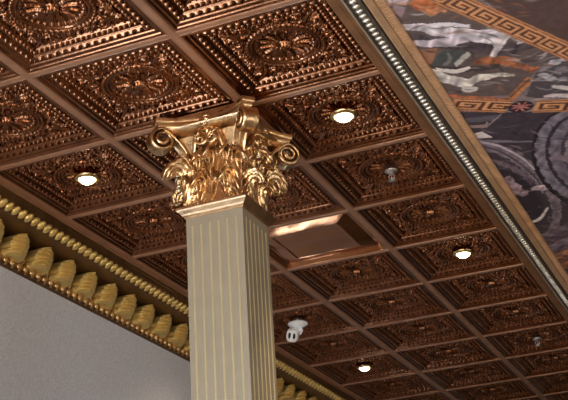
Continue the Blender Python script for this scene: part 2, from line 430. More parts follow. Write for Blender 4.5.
for i in range(k):
    y = CR0+.05+i*.088
    bead.ball((-.392, y, -.322), .044, 12, 8, (.7, .78, 1.05))
    bead.ball((-.394, y+.044, -.322), .016, 8, 6, (.9, .6, 1.5))
cpart(bead, 'bead_band', 'gold_old', True)
def modillion():
    """leaf-faced bracket: ridged shell front, smooth sides running back to the cornice"""
    mb = MB(); nt_, ns = 60, 31; G = np.zeros((nt_, ns, 3))
    for i in range(nt_):
        t = i/(nt_-1)
        w = .112*np.interp(t, [0, .10, .22, .34, .42, .54, .66, .74, .84, .93, 1], [.55, .84, .98, .98, .86, 1.0, .98, .86, .80, .64, .36])
        zc = np.interp(t, [0, .1, .3, .6, .9, 1], [-.312, -.310, -.275, -.218, -.158, -.137])
        xa = np.interp(t, [0, .1, .3, .6, .85, 1], [-.33, -.292, -.262, -.240, -.226, -.240])
        for j in range(ns):
            s = -1+2*j/(ns-1); e = abs(s)
            ridge = .0125*math.sin(2*PI*(6.5*t+.12*e*e))*(1-e**6)
            G[i, j] = (xa+ridge-.045*e**2.6+.010*math.exp(-(s/.16)**2), s*w, zc-.012*e*e)
    mb.grid(G)
    back = G.copy(); back[:, :, 0] = -.387
    n0 = len(mb.v); mb.grid(back, True)
    for i in range(nt_-1):
        mb.f.append((n0+i*ns, n0+(i+1)*ns, (i+1)*ns, i*ns)); mb.f.append((i*ns+ns-1, (i+1)*ns+ns-1, n0+(i+1)*ns+ns-1, n0+i*ns+ns-1))
    for j in range(ns-1):
        mb.f.append((j, j+1, n0+j+1, n0+j)); q = (nt_-1)*ns; mb.f.append((n0+q+j, n0+q+j+1, q+j+1, q+j))
    return mb
mods = []
src = cpart(modillion(), 'modillion', 'gold_crown', True, auto=60)
pel = MB()
for i in range(6):
    a = 2*PI*i/6; pel.ball((-.378, .026*math.cos(a), -.268+.022*math.sin(a)), .018, 10, 6, (.9, 1, 1))
pel.ball((-.366, 0, -.268), .018, 10, 6)
psrc = cpart(pel, 'flower_boss', 'gold', True)
MSTEP, MOFF = .331, 1.805
ys = [MOFF+MSTEP*i for i in range(-6, 23)]
for i, y in enumerate(ys):
    o = src if i == 0 else src.copy()
    p = psrc if i == 0 else psrc.copy()
    if i: col.objects.link(o); col.objects.link(p); o.parent = cr; p.parent = cr
    o.location = (0, y*S, 0); p.location = (0, (y+MSTEP/2)*S, 0)

# ---------------------------------------------------------------- beaded trim between tiles and mural
TR0, TR1 = -1.0, 11.0
tr = empty('beaded_trim', W(3.08, 5), 'brown and gold ceiling trim with silver beads between copper tiles and mural', 'ceiling trim')
def tpart(mb, name, m, smooth=False, **k):
    mb.v = [(x-3.08, y-5, z) for x, y, z in mb.v]
    return mb.build(name, m, tr, None, smooth, **k)
tpart(MB().extrude_y([(2.925, .004), (2.925, .001), (2.930, -.004), (2.975, -.004), (2.980, .000), (3.004, .000), (3.004, .02), (2.985, .02), (2.985, .004)], TR0, TR1), 'brown_board', 'trim_brown')
tpart(MB().extrude_y([(3.004, .02), (3.004, -.008), (3.007, -.012), (3.011, -.012), (3.014, -.008), (3.014, .02)], TR0, TR1), 'silver_fillet', 'silver')
tpart(MB().extrude_y([(3.014, .02), (3.014, -.001), (3.022, -.001), (3.045, .004), (3.075, .004), (3.085, -.006), (3.100, -.008), (3.110, .004), (3.118, .004), (3.118, .02)], TR0, TR1), 'bead_channel', 'silver_dark')
bd = MB(); k = int((TR1-TR0)/.056)
for i in range(k):
    y = TR0+.03+i*.056
    d1 = np.array((1, -.10, 0.)); d1 /= np.linalg.norm(d1); n_ = np.array((0, 0, -1.)); d2 = np.cross(d1, n_)
    bd.ball((3.058, y, -.004), .025, 10, 6, (1.0, .60, .62), np.stack([d1, d2, n_], 1))
tpart(bd, 'bead_row', 'silver', True)
tpart(MB().extrude_y([(3.118, .02), (3.118, -.014), (3.124, -.022), (3.132, -.024), (3.160, -.016), (3.166, -.014), (3.168, .02)], TR0, TR1), 'gold_band', 'trim_gold')
kb = MB().extrude_y([(3.168, .02), (3.168, -.008), (3.226, -.008), (3.226, .02)], TR0, TR1)
y = TR0+.02
while y < TR1-.03:
    kb.box(3.176, 3.218, y, y+.008, -.0125, -.008); kb.box(3.176, 3.184, y+.008, y+.020, -.0125, -.008); kb.box(3.210, 3.218, y-.006, y, -.0125, -.008)
    y += .028
tpart(kb, 'key_strip', 'trim_gold')

# ---------------------------------------------------------------- ceiling mural (flat painting)
MURAL=[
((128,112,110),0,[(3.183,0.093),(3.682,0.361),(4.018,1.458),(4.076,1.905),(4.003,2.71),(2.827,2.409)]),
((98,82,78),0,[(3.172,0.295),(3.522,0.413),(3.841,0.904),(3.988,1.357),(3.894,1.389),(3.596,1.73),(3.235,1.559)]),
((168,150,150),0,[(3.156,0.101),(3.245,0.149),(3.253,0.268),(3.205,0.337)]),
((160,140,140),0,[(3.265,0.16),(3.385,0.224),(3.311,0.347),(3.256,0.294)]),
((146,122,122),0,[(3.209,0.363),(3.25,0.314),(3.304,0.367),(3.25,0.458)]),
((168,96,62),1,[(3.329,0.342),(3.335,0.362),(3.341,0.383),(3.347,0.405),(3.354,0.428),(3.365,0.45),(3.381,0.468),(3.401,0.478),(3.422,0.479),(3.439,0.478),(3.453,0.476),(3.461,0.477),(3.464,0.477),(3.467,0.477),(3.476,0.479),(3.487,0.487),(3.5,0.497),(3.514,0.509),(3.529,0.518),(3.544,0.523),(3.557,0.526),(3.57,0.527),(3.581,0.527),(3.592,0.528),(3.603,0.528),(3.617,0.465),(3.606,0.459),(3.596,0.455),(3.586,0.45),(3.576,0.445),(3.568,0.438),(3.562,0.43),(3.557,0.417),(3.552,0.399),(3.547,0.377),(3.539,0.353),(3.527,0.33),(3.508,0.313),(3.484,0.309),(3.463,0.315),(3.446,0.325),(3.432,0.335),(3.423,0.342),(3.417,0.345),(3.411,0.345),(3.402,0.34),(3.392,0.331),(3.381,0.319),(3.37,0.305),(3.358,0.293)]),
((186,122,84),1,[(3.362,0.432),(3.367,0.446),(3.371,0.462),(3.375,0.478),(3.381,0.495),(3.389,0.51),(3.4,0.521),(3.415,0.525),(3.43,0.521),(3.443,0.514),(3.454,0.508),(3.462,0.504),(3.467,0.503),(3.471,0.504),(3.476,0.508),(3.48,0.514),(3.486,0.523),(3.491,0.533),(3.497,0.541),(3.517,0.508),(3.513,0.497),(3.51,0.486),(3.506,0.473),(3.5,0.46),(3.493,0.448),(3.483,0.44),(3.47,0.437),(3.456,0.44),(3.444,0.444),(3.434,0.447),(3.426,0.449),(3.422,0.448),(3.417,0.446),(3.411,0.441),(3.405,0.432),(3.398,0.421),(3.39,0.41),(3.382,0.399)]),
((200,140,100),0,[(3.431,0.347),(3.443,0.352),(3.456,0.357),(3.468,0.361),(3.479,0.366),(3.49,0.372),(3.501,0.378),(3.511,0.387),(3.522,0.398),(3.533,0.41),(3.544,0.423),(3.556,0.436),(3.567,0.449),(3.584,0.413),(3.574,0.397),(3.565,0.381),(3.555,0.364),(3.545,0.348),(3.533,0.333),(3.521,0.321),(3.508,0.312),(3.495,0.306),(3.482,0.303),(3.469,0.301),(3.456,0.299),(3.444,0.296)]),
((78,66,68),1,[(3.148,0.719),(3.178,0.749),(3.208,0.778),(3.238,0.807),(3.269,0.837),(3.304,0.87),(3.343,0.906),(3.387,0.948),(3.438,0.997),(3.492,1.048),(3.547,1.098),(3.601,1.141),(3.653,1.173),(3.701,1.191),(3.745,1.197),(3.786,1.197),(3.826,1.192),(3.864,1.187),(3.903,1.186),(3.912,1.113),(3.875,1.1),(3.838,1.09),(3.802,1.079),(3.766,1.067),(3.729,1.051),(3.688,1.029),(3.642,0.999),(3.59,0.962),(3.535,0.92),(3.48,0.876),(3.428,0.834),(3.383,0.796),(3.344,0.763),(3.311,0.732),(3.28,0.702),(3.251,0.673),(3.222,0.644),(3.191,0.615)]),
((172,160,162),1,[(3.182,0.552),(3.201,0.569),(3.22,0.586),(3.239,0.603),(3.258,0.62),(3.276,0.638),(3.295,0.657),(3.312,0.678),(3.33,0.7),(3.348,0.724),(3.366,0.748),(3.385,0.771),(3.405,0.794),(3.424,0.815),(3.444,0.835),(3.464,0.855),(3.485,0.875),(3.506,0.895),(3.528,0.914),(3.551,0.935),(3.574,0.957),(3.598,0.978),(3.621,0.998),(3.645,1.013),(3.668,1.024),(3.691,1.028),(3.712,1.024),(3.731,1.016),(3.747,1.007),(3.76,1.0),(3.772,0.995),(3.783,0.995),(3.794,0.997),(3.804,1.001),(3.815,1.007),(3.826,1.013),(3.838,1.018),(3.845,0.997),(3.837,0.981),(3.83,0.965),(3.823,0.949),(3.815,0.933),(3.804,0.917),(3.792,0.903),(3.777,0.891),(3.762,0.882),(3.747,0.874),(3.734,0.866),(3.72,0.858),(3.706,0.85),(3.688,0.841),(3.666,0.831),(3.642,0.821),(3.618,0.81),(3.594,0.797),(3.571,0.783),(3.551,0.767),(3.532,0.748),(3.512,0.728),(3.493,0.708),(3.474,0.688),(3.453,0.669),(3.433,0.652),(3.412,0.635),(3.391,0.618),(3.369,0.602),(3.348,0.587),(3.326,0.574),(3.303,0.562),(3.281,0.552),(3.259,0.544),(3.237,0.536),(3.215,0.528),(3.193,0.52)]),
((160,146,150),1,[(3.164,0.761),(3.181,0.776),(3.198,0.791),(3.216,0.805),(3.233,0.82),(3.251,0.834),(3.27,0.846),(3.289,0.858),(3.309,0.87),(3.33,0.881),(3.35,0.891),(3.372,0.9),(3.393,0.907),(3.414,0.912),(3.436,0.916),(3.457,0.918),(3.478,0.92),(3.499,0.921),(3.52,0.923),(3.534,0.853),(3.514,0.846),(3.494,0.84),(3.474,0.834),(3.454,0.827),(3.435,0.821),(3.415,0.814),(3.395,0.806),(3.375,0.799),(3.355,0.79),(3.334,0.782),(3.314,0.774),(3.294,0.767),(3.274,0.76),(3.254,0.753),(3.234,0.747),(3.214,0.741),(3.195,0.734),(3.175,0.728)]),
((186,176,176),0,[(3.369,0.622),(3.386,0.633),(3.403,0.645),(3.421,0.656),(3.437,0.667),(3.454,0.678),(3.471,0.69),(3.488,0.702),(3.504,0.714),(3.521,0.726),(3.538,0.739),(3.555,0.751),(3.572,0.764),(3.583,0.732),(3.566,0.717),(3.55,0.702),(3.534,0.687),(3.518,0.673),(3.502,0.659),(3.484,0.647),(3.467,0.637),(3.449,0.629),(3.431,0.621),(3.412,0.615),(3.394,0.608),(3.376,0.601)]),
((178,164,162),1,[(3.715,0.916),(3.704,0.935),(3.693,0.954),(3.681,0.973),(3.669,0.993),(3.658,1.014),(3.647,1.034),(3.637,1.054),(3.627,1.073),(3.616,1.094),(3.607,1.116),(3.598,1.14),(3.591,1.167),(3.588,1.194),(3.588,1.218),(3.59,1.239),(3.593,1.257),(3.597,1.273),(3.599,1.29),(3.612,1.283),(3.614,1.263),(3.615,1.242),(3.617,1.223),(3.619,1.206),(3.621,1.193),(3.625,1.184),(3.629,1.175),(3.636,1.163),(3.643,1.149),(3.653,1.134),(3.663,1.117),(3.674,1.101),(3.684,1.085),(3.696,1.07),(3.708,1.054),(3.72,1.037),(3.733,1.02),(3.745,1.004)]),
((150,142,146),2,[(3.78,1.09),(3.792,1.089),(3.803,1.089),(3.813,1.089),(3.823,1.089),(3.831,1.09),(3.839,1.091),(3.848,1.092),(3.857,1.094),(3.868,1.097),(3.88,1.1),(3.892,1.104),(3.904,1.107),(3.92,1.037),(3.91,1.028),(3.901,1.017),(3.89,1.006),(3.879,0.995),(3.867,0.987),(3.854,0.983),(3.84,0.983),(3.827,0.988),(3.815,0.995),(3.804,1.003),(3.793,1.011),(3.783,1.018)]),
((168,160,160),0,[(3.816,1.013),(3.826,1.017),(3.836,1.021),(3.845,1.025),(3.855,1.029),(3.863,1.033),(3.871,1.037),(3.878,1.04),(3.885,1.044),(3.892,1.048),(3.899,1.052),(3.907,1.056),(3.914,1.06),(3.921,1.038),(3.915,1.03),(3.909,1.021),(3.903,1.013),(3.897,1.004),(3.89,0.997),(3.882,0.99),(3.872,0.986),(3.863,0.983),(3.853,0.982),(3.842,0.981),(3.832,0.979),(3.823,0.978)]),
((150,90,60),1,[(3.48,1.203),(3.493,1.213),(3.505,1.222),(3.517,1.231),(3.529,1.24),(3.542,1.25),(3.556,1.259),(3.571,1.269),(3.589,1.279),(3.606,1.289),(3.623,1.299),(3.639,1.309),(3.651,1.319),(3.661,1.327),(3.67,1.336),(3.679,1.346),(3.688,1.358),(3.699,1.371),(3.71,1.386),(3.723,1.402),(3.737,1.422),(3.752,1.442),(3.767,1.461),(3.782,1.477),(3.796,1.486),(3.81,1.487),(3.822,1.479),(3.832,1.466),(3.839,1.454),(3.844,1.442),(3.85,1.433),(3.847,1.41),(3.839,1.414),(3.831,1.421),(3.824,1.425),(3.82,1.427),(3.816,1.426),(3.81,1.422),(3.801,1.412),(3.789,1.398),(3.776,1.379),(3.762,1.358),(3.749,1.338),(3.737,1.319),(3.729,1.302),(3.722,1.285),(3.716,1.266),(3.708,1.247),(3.698,1.228),(3.685,1.212),(3.669,1.198),(3.651,1.187),(3.633,1.178),(3.614,1.171),(3.596,1.165),(3.579,1.16),(3.564,1.156),(3.549,1.154),(3.534,1.154),(3.52,1.154),(3.506,1.154),(3.492,1.153)]),
((176,108,70),0,[(3.661,1.273),(3.667,1.282),(3.673,1.292),(3.68,1.303),(3.687,1.313),(3.695,1.322),(3.704,1.327),(3.714,1.328),(3.724,1.324),(3.732,1.317),(3.739,1.309),(3.746,1.302),(3.752,1.296),(3.753,1.271),(3.747,1.268),(3.74,1.266),(3.734,1.263),(3.729,1.26),(3.725,1.256),(3.722,1.252),(3.718,1.248),(3.713,1.242),(3.708,1.234),(3.701,1.225),(3.694,1.216),(3.687,1.207)]),
((150,104,80),0,[(3.194,0.865),(3.338,0.891),(3.249,1.061),(3.197,1.061)]),
((74,76,72),0,[(3.35,0.937),(3.511,1.039),(3.387,1.166),(3.231,1.079)]),
((156,150,140),0,[(3.494,1.018),(3.482,1.028),(3.471,1.038),(3.46,1.048),(3.448,1.058),(3.437,1.067),(3.427,1.077),(3.416,1.087),(3.406,1.096),(3.397,1.105),(3.387,1.115),(3.378,1.124),(3.368,1.134),(3.372,1.179),(3.382,1.171),(3.392,1.164),(3.401,1.157),(3.411,1.149),(3.422,1.141),(3.432,1.133),(3.443,1.123),(3.454,1.114),(3.466,1.103),(3.477,1.093),(3.488,1.083),(3.5,1.073)]),
((120,112,108),0,[(3.366,0.981),(3.364,0.997),(3.362,1.013),(3.36,1.029),(3.358,1.041),(3.356,1.05),(3.354,1.055),(3.351,1.061),(3.345,1.069),(3.337,1.077),(3.327,1.086),(3.317,1.096),(3.307,1.106),(3.31,1.139),(3.32,1.132),(3.33,1.125),(3.34,1.118),(3.351,1.109),(3.361,1.098),(3.371,1.081),(3.379,1.06),(3.382,1.04),(3.383,1.022),(3.384,1.006),(3.384,0.991),(3.385,0.977)]),
((70,58,56),0,[(3.215,1.128),(3.251,1.156),(3.287,1.186),(3.323,1.216),(3.36,1.245),(3.395,1.27),(3.431,1.291),(3.464,1.304),(3.497,1.311),(3.528,1.315),(3.558,1.317),(3.588,1.318),(3.618,1.322),(3.627,1.27),(3.597,1.262),(3.568,1.255),(3.54,1.247),(3.511,1.239),(3.481,1.229),(3.45,1.215),(3.416,1.197),(3.381,1.176),(3.344,1.153),(3.306,1.128),(3.268,1.103),(3.231,1.08)]),
((170,160,152),1,[(3.185,1.077),(3.189,1.111),(3.193,1.146),(3.196,1.183),(3.201,1.22),(3.209,1.257),(3.22,1.292),(3.235,1.325),(3.253,1.356),(3.272,1.385),(3.292,1.411),(3.312,1.432),(3.33,1.449),(3.347,1.46),(3.363,1.465),(3.378,1.465),(3.39,1.462),(3.402,1.459),(3.414,1.458),(3.43,1.379),(3.418,1.372),(3.407,1.367),(3.397,1.362),(3.389,1.357),(3.38,1.349),(3.369,1.337),(3.354,1.32),(3.337,1.299),(3.32,1.275),(3.302,1.25),(3.285,1.224),(3.271,1.201),(3.26,1.178),(3.25,1.154),(3.24,1.128),(3.23,1.101),(3.22,1.073),(3.21,1.045)]),
((188,178,168),0,[(3.243,1.164),(3.26,1.181),(3.277,1.199),(3.295,1.218),(3.312,1.235),(3.33,1.249),(3.348,1.259),(3.366,1.264),(3.383,1.263),(3.399,1.26),(3.415,1.255),(3.43,1.25),(3.445,1.247),(3.449,1.208),(3.434,1.209),(3.419,1.211),(3.404,1.213),(3.39,1.214),(3.376,1.213),(3.361,1.209),(3.345,1.2),(3.328,1.189),(3.31,1.174),(3.292,1.159),(3.274,1.143),(3.256,1.129)]),
((176,164,152),1,[(3.361,1.503),(3.378,1.491),(3.394,1.478),(3.409,1.465),(3.423,1.454),(3.437,1.445),(3.451,1.439),(3.465,1.435),(3.481,1.432),(3.497,1.432),(3.514,1.433),(3.531,1.435),(3.55,1.437),(3.569,1.441),(3.59,1.446),(3.611,1.452),(3.633,1.459),(3.655,1.465),(3.677,1.471),(3.683,1.445),(3.663,1.432),(3.642,1.419),(3.622,1.405),(3.602,1.393),(3.582,1.381),(3.563,1.372),(3.545,1.364),(3.528,1.357),(3.511,1.352),(3.494,1.348),(3.477,1.346),(3.459,1.346),(3.441,1.35),(3.424,1.356),(3.407,1.364),(3.391,1.372),(3.377,1.38),(3.362,1.387)]),
((170,160,152),0,[(3.316,1.511),(3.323,1.518),(3.33,1.526),(3.337,1.534),(3.344,1.541),(3.352,1.547),(3.36,1.551),(3.37,1.553),(3.379,1.553),(3.388,1.551),(3.398,1.548),(3.407,1.546),(3.416,1.544),(3.424,1.503),(3.417,1.497),(3.409,1.491),(3.402,1.485),(3.394,1.48),(3.387,1.475),(3.38,1.47),(3.373,1.467),(3.365,1.465),(3.357,1.464),(3.348,1.462),(3.34,1.46),(3.331,1.458)]),
((82,72,74),0,[(3.809,1.486),(3.91,1.37),(4.043,1.332),(4.227,1.406),(4.115,2.054),(3.752,1.866),(3.675,1.791)]),
((126,116,120),2,[(3.927,1.436),(3.927,1.446),(3.923,1.456),(3.918,1.467),(3.91,1.477),(3.901,1.487),(3.89,1.497),(3.879,1.504),(3.867,1.51),(3.857,1.514),(3.847,1.515),(3.838,1.513),(3.832,1.51),(3.828,1.504),(3.827,1.496),(3.828,1.486),(3.831,1.476),(3.837,1.465),(3.845,1.455),(3.854,1.444),(3.865,1.435),(3.876,1.428),(3.887,1.422),(3.898,1.419),(3.907,1.418),(3.916,1.419),(3.922,1.423),(3.926,1.429)]),
((150,142,146),2,[(3.994,1.411),(3.992,1.42),(3.989,1.429),(3.983,1.437),(3.976,1.445),(3.968,1.451),(3.958,1.456),(3.949,1.46),(3.939,1.461),(3.93,1.46),(3.922,1.457),(3.915,1.453),(3.91,1.446),(3.907,1.439),(3.907,1.43),(3.908,1.421),(3.912,1.412),(3.917,1.404),(3.924,1.396),(3.933,1.39),(3.942,1.385),(3.952,1.382),(3.961,1.38),(3.97,1.381),(3.978,1.384),(3.985,1.389),(3.99,1.395),(3.993,1.402)]),
((126,116,120),2,[(4.017,1.592),(4.013,1.6),(4.008,1.604),(4.001,1.606),(3.993,1.605),(3.983,1.601),(3.974,1.595),(3.964,1.586),(3.955,1.575),(3.947,1.564),(3.941,1.551),(3.936,1.538),(3.933,1.526),(3.932,1.515),(3.933,1.506),(3.937,1.499),(3.942,1.494),(3.949,1.492),(3.957,1.493),(3.967,1.497),(3.976,1.503),(3.986,1.512),(3.995,1.523),(4.003,1.534),(4.009,1.547),(4.014,1.56),(4.017,1.572),(4.018,1.583)]),
((150,142,146),2,[(3.907,1.656),(3.903,1.663),(3.898,1.667),(3.892,1.669),(3.884,1.667),(3.876,1.663),(3.868,1.655),(3.86,1.646),(3.853,1.635),(3.846,1.622),(3.842,1.609),(3.838,1.596),(3.837,1.584),(3.837,1.573),(3.839,1.564),(3.842,1.557),(3.848,1.553),(3.854,1.552),(3.861,1.553),(3.869,1.558),(3.877,1.565),(3.885,1.574),(3.892,1.585),(3.899,1.597),(3.904,1.61),(3.907,1.623),(3.909,1.636),(3.909,1.647)]),
((126,116,120),2,[(3.974,1.681),(3.972,1.687),(3.969,1.692),(3.964,1.697),(3.958,1.7),(3.95,1.703),(3.942,1.704),(3.934,1.703),(3.925,1.701),(3.918,1.698),(3.911,1.694),(3.906,1.689),(3.902,1.683),(3.9,1.677),(3.9,1.67),(3.901,1.664),(3.905,1.659),(3.91,1.654),(3.916,1.651),(3.924,1.648),(3.932,1.647),(3.94,1.648),(3.948,1.65),(3.956,1.653),(3.963,1.657),(3.968,1.662),(3.972,1.668),(3.974,1.674)]),
((150,142,146),2,[(3.849,1.567),(3.848,1.573),(3.845,1.577),(3.841,1.581),(3.836,1.583),(3.831,1.584),(3.826,1.583),(3.821,1.581),(3.816,1.577),(3.811,1.573),(3.807,1.567),(3.805,1.561),(3.803,1.554),(3.803,1.548),(3.803,1.542),(3.805,1.536),(3.808,1.531),(3.812,1.528),(3.816,1.526),(3.821,1.525),(3.827,1.526),(3.832,1.528),(3.837,1.532),(3.841,1.536),(3.845,1.542),(3.848,1.548),(3.85,1.554),(3.85,1.561)]),
((126,116,120),2,[(3.954,1.603),(3.951,1.606),(3.947,1.607),(3.943,1.605),(3.939,1.601),(3.934,1.594),(3.929,1.586),(3.925,1.576),(3.921,1.565),(3.918,1.553),(3.916,1.542),(3.915,1.532),(3.914,1.523),(3.915,1.515),(3.917,1.51),(3.92,1.506),(3.923,1.506),(3.927,1.508),(3.932,1.512),(3.937,1.518),(3.941,1.527),(3.946,1.537),(3.949,1.547),(3.952,1.559),(3.955,1.57),(3.956,1.58),(3.956,1.59),(3.955,1.597)]),
((150,142,146),2,[(4.046,1.445),(4.044,1.45),(4.04,1.454),(4.035,1.457),(4.029,1.458),(4.022,1.457),(4.015,1.455),(4.007,1.452),(3.999,1.447),(3.993,1.441),(3.987,1.434),(3.982,1.427),(3.979,1.42),(3.978,1.414),(3.978,1.408),(3.98,1.402),(3.984,1.398),(3.988,1.396),(3.995,1.395),(4.002,1.395),(4.009,1.397),(4.017,1.401),(4.024,1.406),(4.031,1.412),(4.037,1.418),(4.041,1.425),(4.045,1.432),(4.046,1.439)]),
((176,164,160),0,[(3.856,1.751),(3.864,1.761),(3.871,1.77),(3.879,1.78),(3.887,1.79),(3.897,1.8),(3.908,1.812),(3.922,1.825),(3.938,1.839),(3.956,1.854),(3.974,1.869),(3.992,1.884),(4.01,1.899),(4.023,1.845),(4.005,1.83),(3.987,1.814),(3.97,1.798),(3.952,1.783),(3.936,1.769),(3.922,1.758),(3.909,1.749),(3.899,1.743),(3.889,1.738),(3.881,1.734),(3.872,1.73),(3.862,1.725)]),
((176,160,156),0,[(3.78,1.865),(3.793,1.873),(3.806,1.88),(3.819,1.887),(3.832,1.894),(3.847,1.902),(3.863,1.912),(3.882,1.923),(3.902,1.936),(3.925,1.95),(3.948,1.964),(3.971,1.979),(3.993,1.993),(4.002,1.95),(3.98,1.934),(3.958,1.916),(3.936,1.898),(3.914,1.881),(3.894,1.867),(3.874,1.855),(3.857,1.848),(3.841,1.843),(3.827,1.841),(3.813,1.84),(3.799,1.839),(3.785,1.836)]),
((186,120,78),0,[(3.591,1.807),(3.556,1.755),(3.748,1.526),(3.771,1.598)]),
((120,78,56),0,[(3.574,1.734),(3.581,1.762),(3.757,1.575),(3.753,1.55)]),
((160,92,66),1,[(3.179,1.473),(3.558,1.748),(3.565,1.8),(3.188,1.533)]),
((68,58,64),0,[(3.108,1.713),(3.514,1.959),(3.886,2.136),(4.332,2.372),(3.569,7.738),(2.805,7.23)]),
((92,86,92),0,[(3.161,1.919),(3.186,1.933),(3.21,1.949),(3.235,1.965),(3.26,1.979),(3.285,1.992),(3.309,2.003),(3.333,2.009),(3.356,2.014),(3.379,2.016),(3.401,2.017),(3.423,2.018),(3.445,2.02),(3.456,1.96),(3.434,1.955),(3.413,1.95),(3.391,1.945),(3.37,1.94),(3.348,1.934),(3.325,1.928),(3.302,1.92),(3.277,1.912),(3.251,1.903),(3.225,1.893),(3.199,1.884),(3.173,1.875)]),
((140,124,120),0,[(3.324,2.116),(3.336,2.103),(3.349,2.09),(3.362,2.077),(3.375,2.064),(3.387,2.052),(3.4,2.039),(3.412,2.025),(3.425,2.012),(3.437,1.999),(3.45,1.986),(3.462,1.972),(3.474,1.959),(3.473,1.946),(3.461,1.958),(3.448,1.97),(3.436,1.982),(3.423,1.994),(3.411,2.006),(3.398,2.018),(3.385,2.031),(3.373,2.044),(3.36,2.056),(3.348,2.069),(3.335,2.082),(3.322,2.095)]),
((150,124,120),0,[(3.175,2.021),(3.191,2.032),(3.208,2.044),(3.226,2.056),(3.242,2.068),(3.258,2.077),(3.272,2.085),(3.283,2.091),(3.294,2.097),(3.303,2.101),(3.312,2.103),(3.321,2.102),(3.33,2.098),(3.34,2.087),(3.346,2.071),(3.35,2.056),(3.352,2.043),(3.353,2.032),(3.355,2.022),(3.349,2.016),(3.345,2.026),(3.341,2.037),(3.337,2.047),(3.334,2.052),(3.333,2.053),(3.331,2.053),(3.327,2.054),(3.321,2.053),(3.314,2.052),(3.305,2.049),(3.295,2.044),(3.283,2.04),(3.269,2.034),(3.253,2.026),(3.236,2.018),(3.218,2.009),(3.2,2.0),(3.183,1.991)]),
((120,110,116),0,[(3.155,2.306),(3.17,2.311),(3.182,2.315),(3.193,2.318),(3.208,2.324),(3.229,2.333),(3.26,2.348),(3.304,2.37),(3.358,2.398),(3.419,2.43),(3.483,2.464),(3.547,2.498),(3.608,2.53),(3.612,2.513),(3.552,2.475),(3.49,2.435),(3.427,2.395),(3.368,2.358),(3.315,2.325),(3.272,2.3),(3.241,2.283),(3.22,2.273),(3.205,2.268),(3.193,2.265),(3.181,2.262),(3.167,2.257)]),
((178,166,162),0,[(3.224,2.155),(3.282,2.153),(3.327,2.286),(3.228,2.247)]),
((120,106,112),3,[(3.118,2.311),(3.139,2.341),(3.161,2.37),(3.182,2.398),(3.203,2.428),(3.223,2.458),(3.242,2.492),(3.261,2.529),(3.28,2.568),(3.299,2.61),(3.317,2.653),(3.333,2.698),(3.347,2.746),(3.36,2.797),(3.372,2.853),(3.382,2.912),(3.391,2.974),(3.4,3.036),(3.407,3.097),(3.414,3.157),(3.419,3.217),(3.423,3.278),(3.426,3.339),(3.429,3.399),(3.431,3.458),(3.433,3.516),(3.434,3.572),(3.435,3.625),(3.434,3.677),(3.433,3.727),(3.429,3.776),(3.424,3.826),(3.416,3.878),(3.407,3.931),(3.397,3.982),(3.386,4.03),(3.376,4.074),(3.364,4.112),(3.351,4.149),(3.334,4.189),(3.315,4.23),(3.295,4.274),(3.275,4.319),(3.288,4.389),(3.309,4.357),(3.33,4.328),(3.353,4.296),(3.376,4.26),(3.399,4.215),(3.422,4.16),(3.441,4.1),(3.459,4.037),(3.474,3.971),(3.488,3.903),(3.5,3.835),(3.509,3.766),(3.517,3.698),(3.523,3.63),(3.526,3.563),(3.528,3.497),(3.529,3.433),(3.528,3.368),(3.527,3.303),(3.524,3.237),(3.519,3.17),(3.514,3.104),(3.507,3.038),(3.499,2.974),(3.489,2.91),(3.479,2.846),(3.467,2.783),(3.453,2.721),(3.439,2.661),(3.422,2.606),(3.404,2.554),(3.385,2.506),(3.364,2.462),(3.343,2.421),(3.322,2.382),(3.3,2.347),(3.277,2.315),(3.254,2.287),(3.23,2.262),(3.207,2.239),(3.184,2.216),(3.162,2.192)]),
((84,72,78),0,[(3.206,2.381),(3.223,2.408),(3.241,2.434),(3.259,2.46),(3.276,2.488),(3.293,2.518),(3.308,2.552),(3.323,2.591),(3.338,2.633),(3.352,2.678),(3.365,2.727),(3.377,2.778),(3.389,2.831),(3.4,2.887),(3.41,2.948),(3.42,3.011),(3.428,3.076),(3.435,3.142),(3.44,3.207),(3.442,3.272),(3.441,3.339),(3.439,3.406),(3.435,3.476),(3.432,3.546),(3.43,3.618),(3.446,3.608),(3.449,3.537),(3.452,3.467),(3.455,3.397),(3.457,3.328),(3.458,3.259),(3.456,3.191),(3.451,3.123),(3.444,3.056),(3.435,2.99),(3.425,2.926),(3.415,2.865),(3.403,2.807),(3.392,2.754),(3.379,2.702),(3.365,2.653),(3.351,2.607),(3.336,2.564),(3.321,2.525),(3.305,2.489),(3.288,2.458),(3.27,2.431),(3.252,2.404),(3.235,2.379),(3.217,2.351)]),
((156,142,146),0,[(3.21,2.31),(3.23,2.335),(3.251,2.358),(3.271,2.381),(3.291,2.406),(3.31,2.435),(3.329,2.47),(3.347,2.511),(3.366,2.558),(3.385,2.61),(3.402,2.664),(3.418,2.72),(3.432,2.776),(3.443,2.836),(3.452,2.902),(3.46,2.97),(3.466,3.037),(3.472,3.097),(3.477,3.146),(3.481,3.181),(3.484,3.205),(3.486,3.221),(3.488,3.233),(3.489,3.245),(3.491,3.261),(3.506,3.24),(3.504,3.224),(3.503,3.212),(3.501,3.2),(3.499,3.184),(3.497,3.161),(3.492,3.126),(3.487,3.078),(3.481,3.018),(3.475,2.952),(3.467,2.882),(3.457,2.815),(3.446,2.753),(3.432,2.696),(3.416,2.639),(3.398,2.584),(3.379,2.532),(3.36,2.484),(3.341,2.442),(3.322,2.406),(3.302,2.377),(3.282,2.351),(3.261,2.328),(3.241,2.305),(3.221,2.28)]),
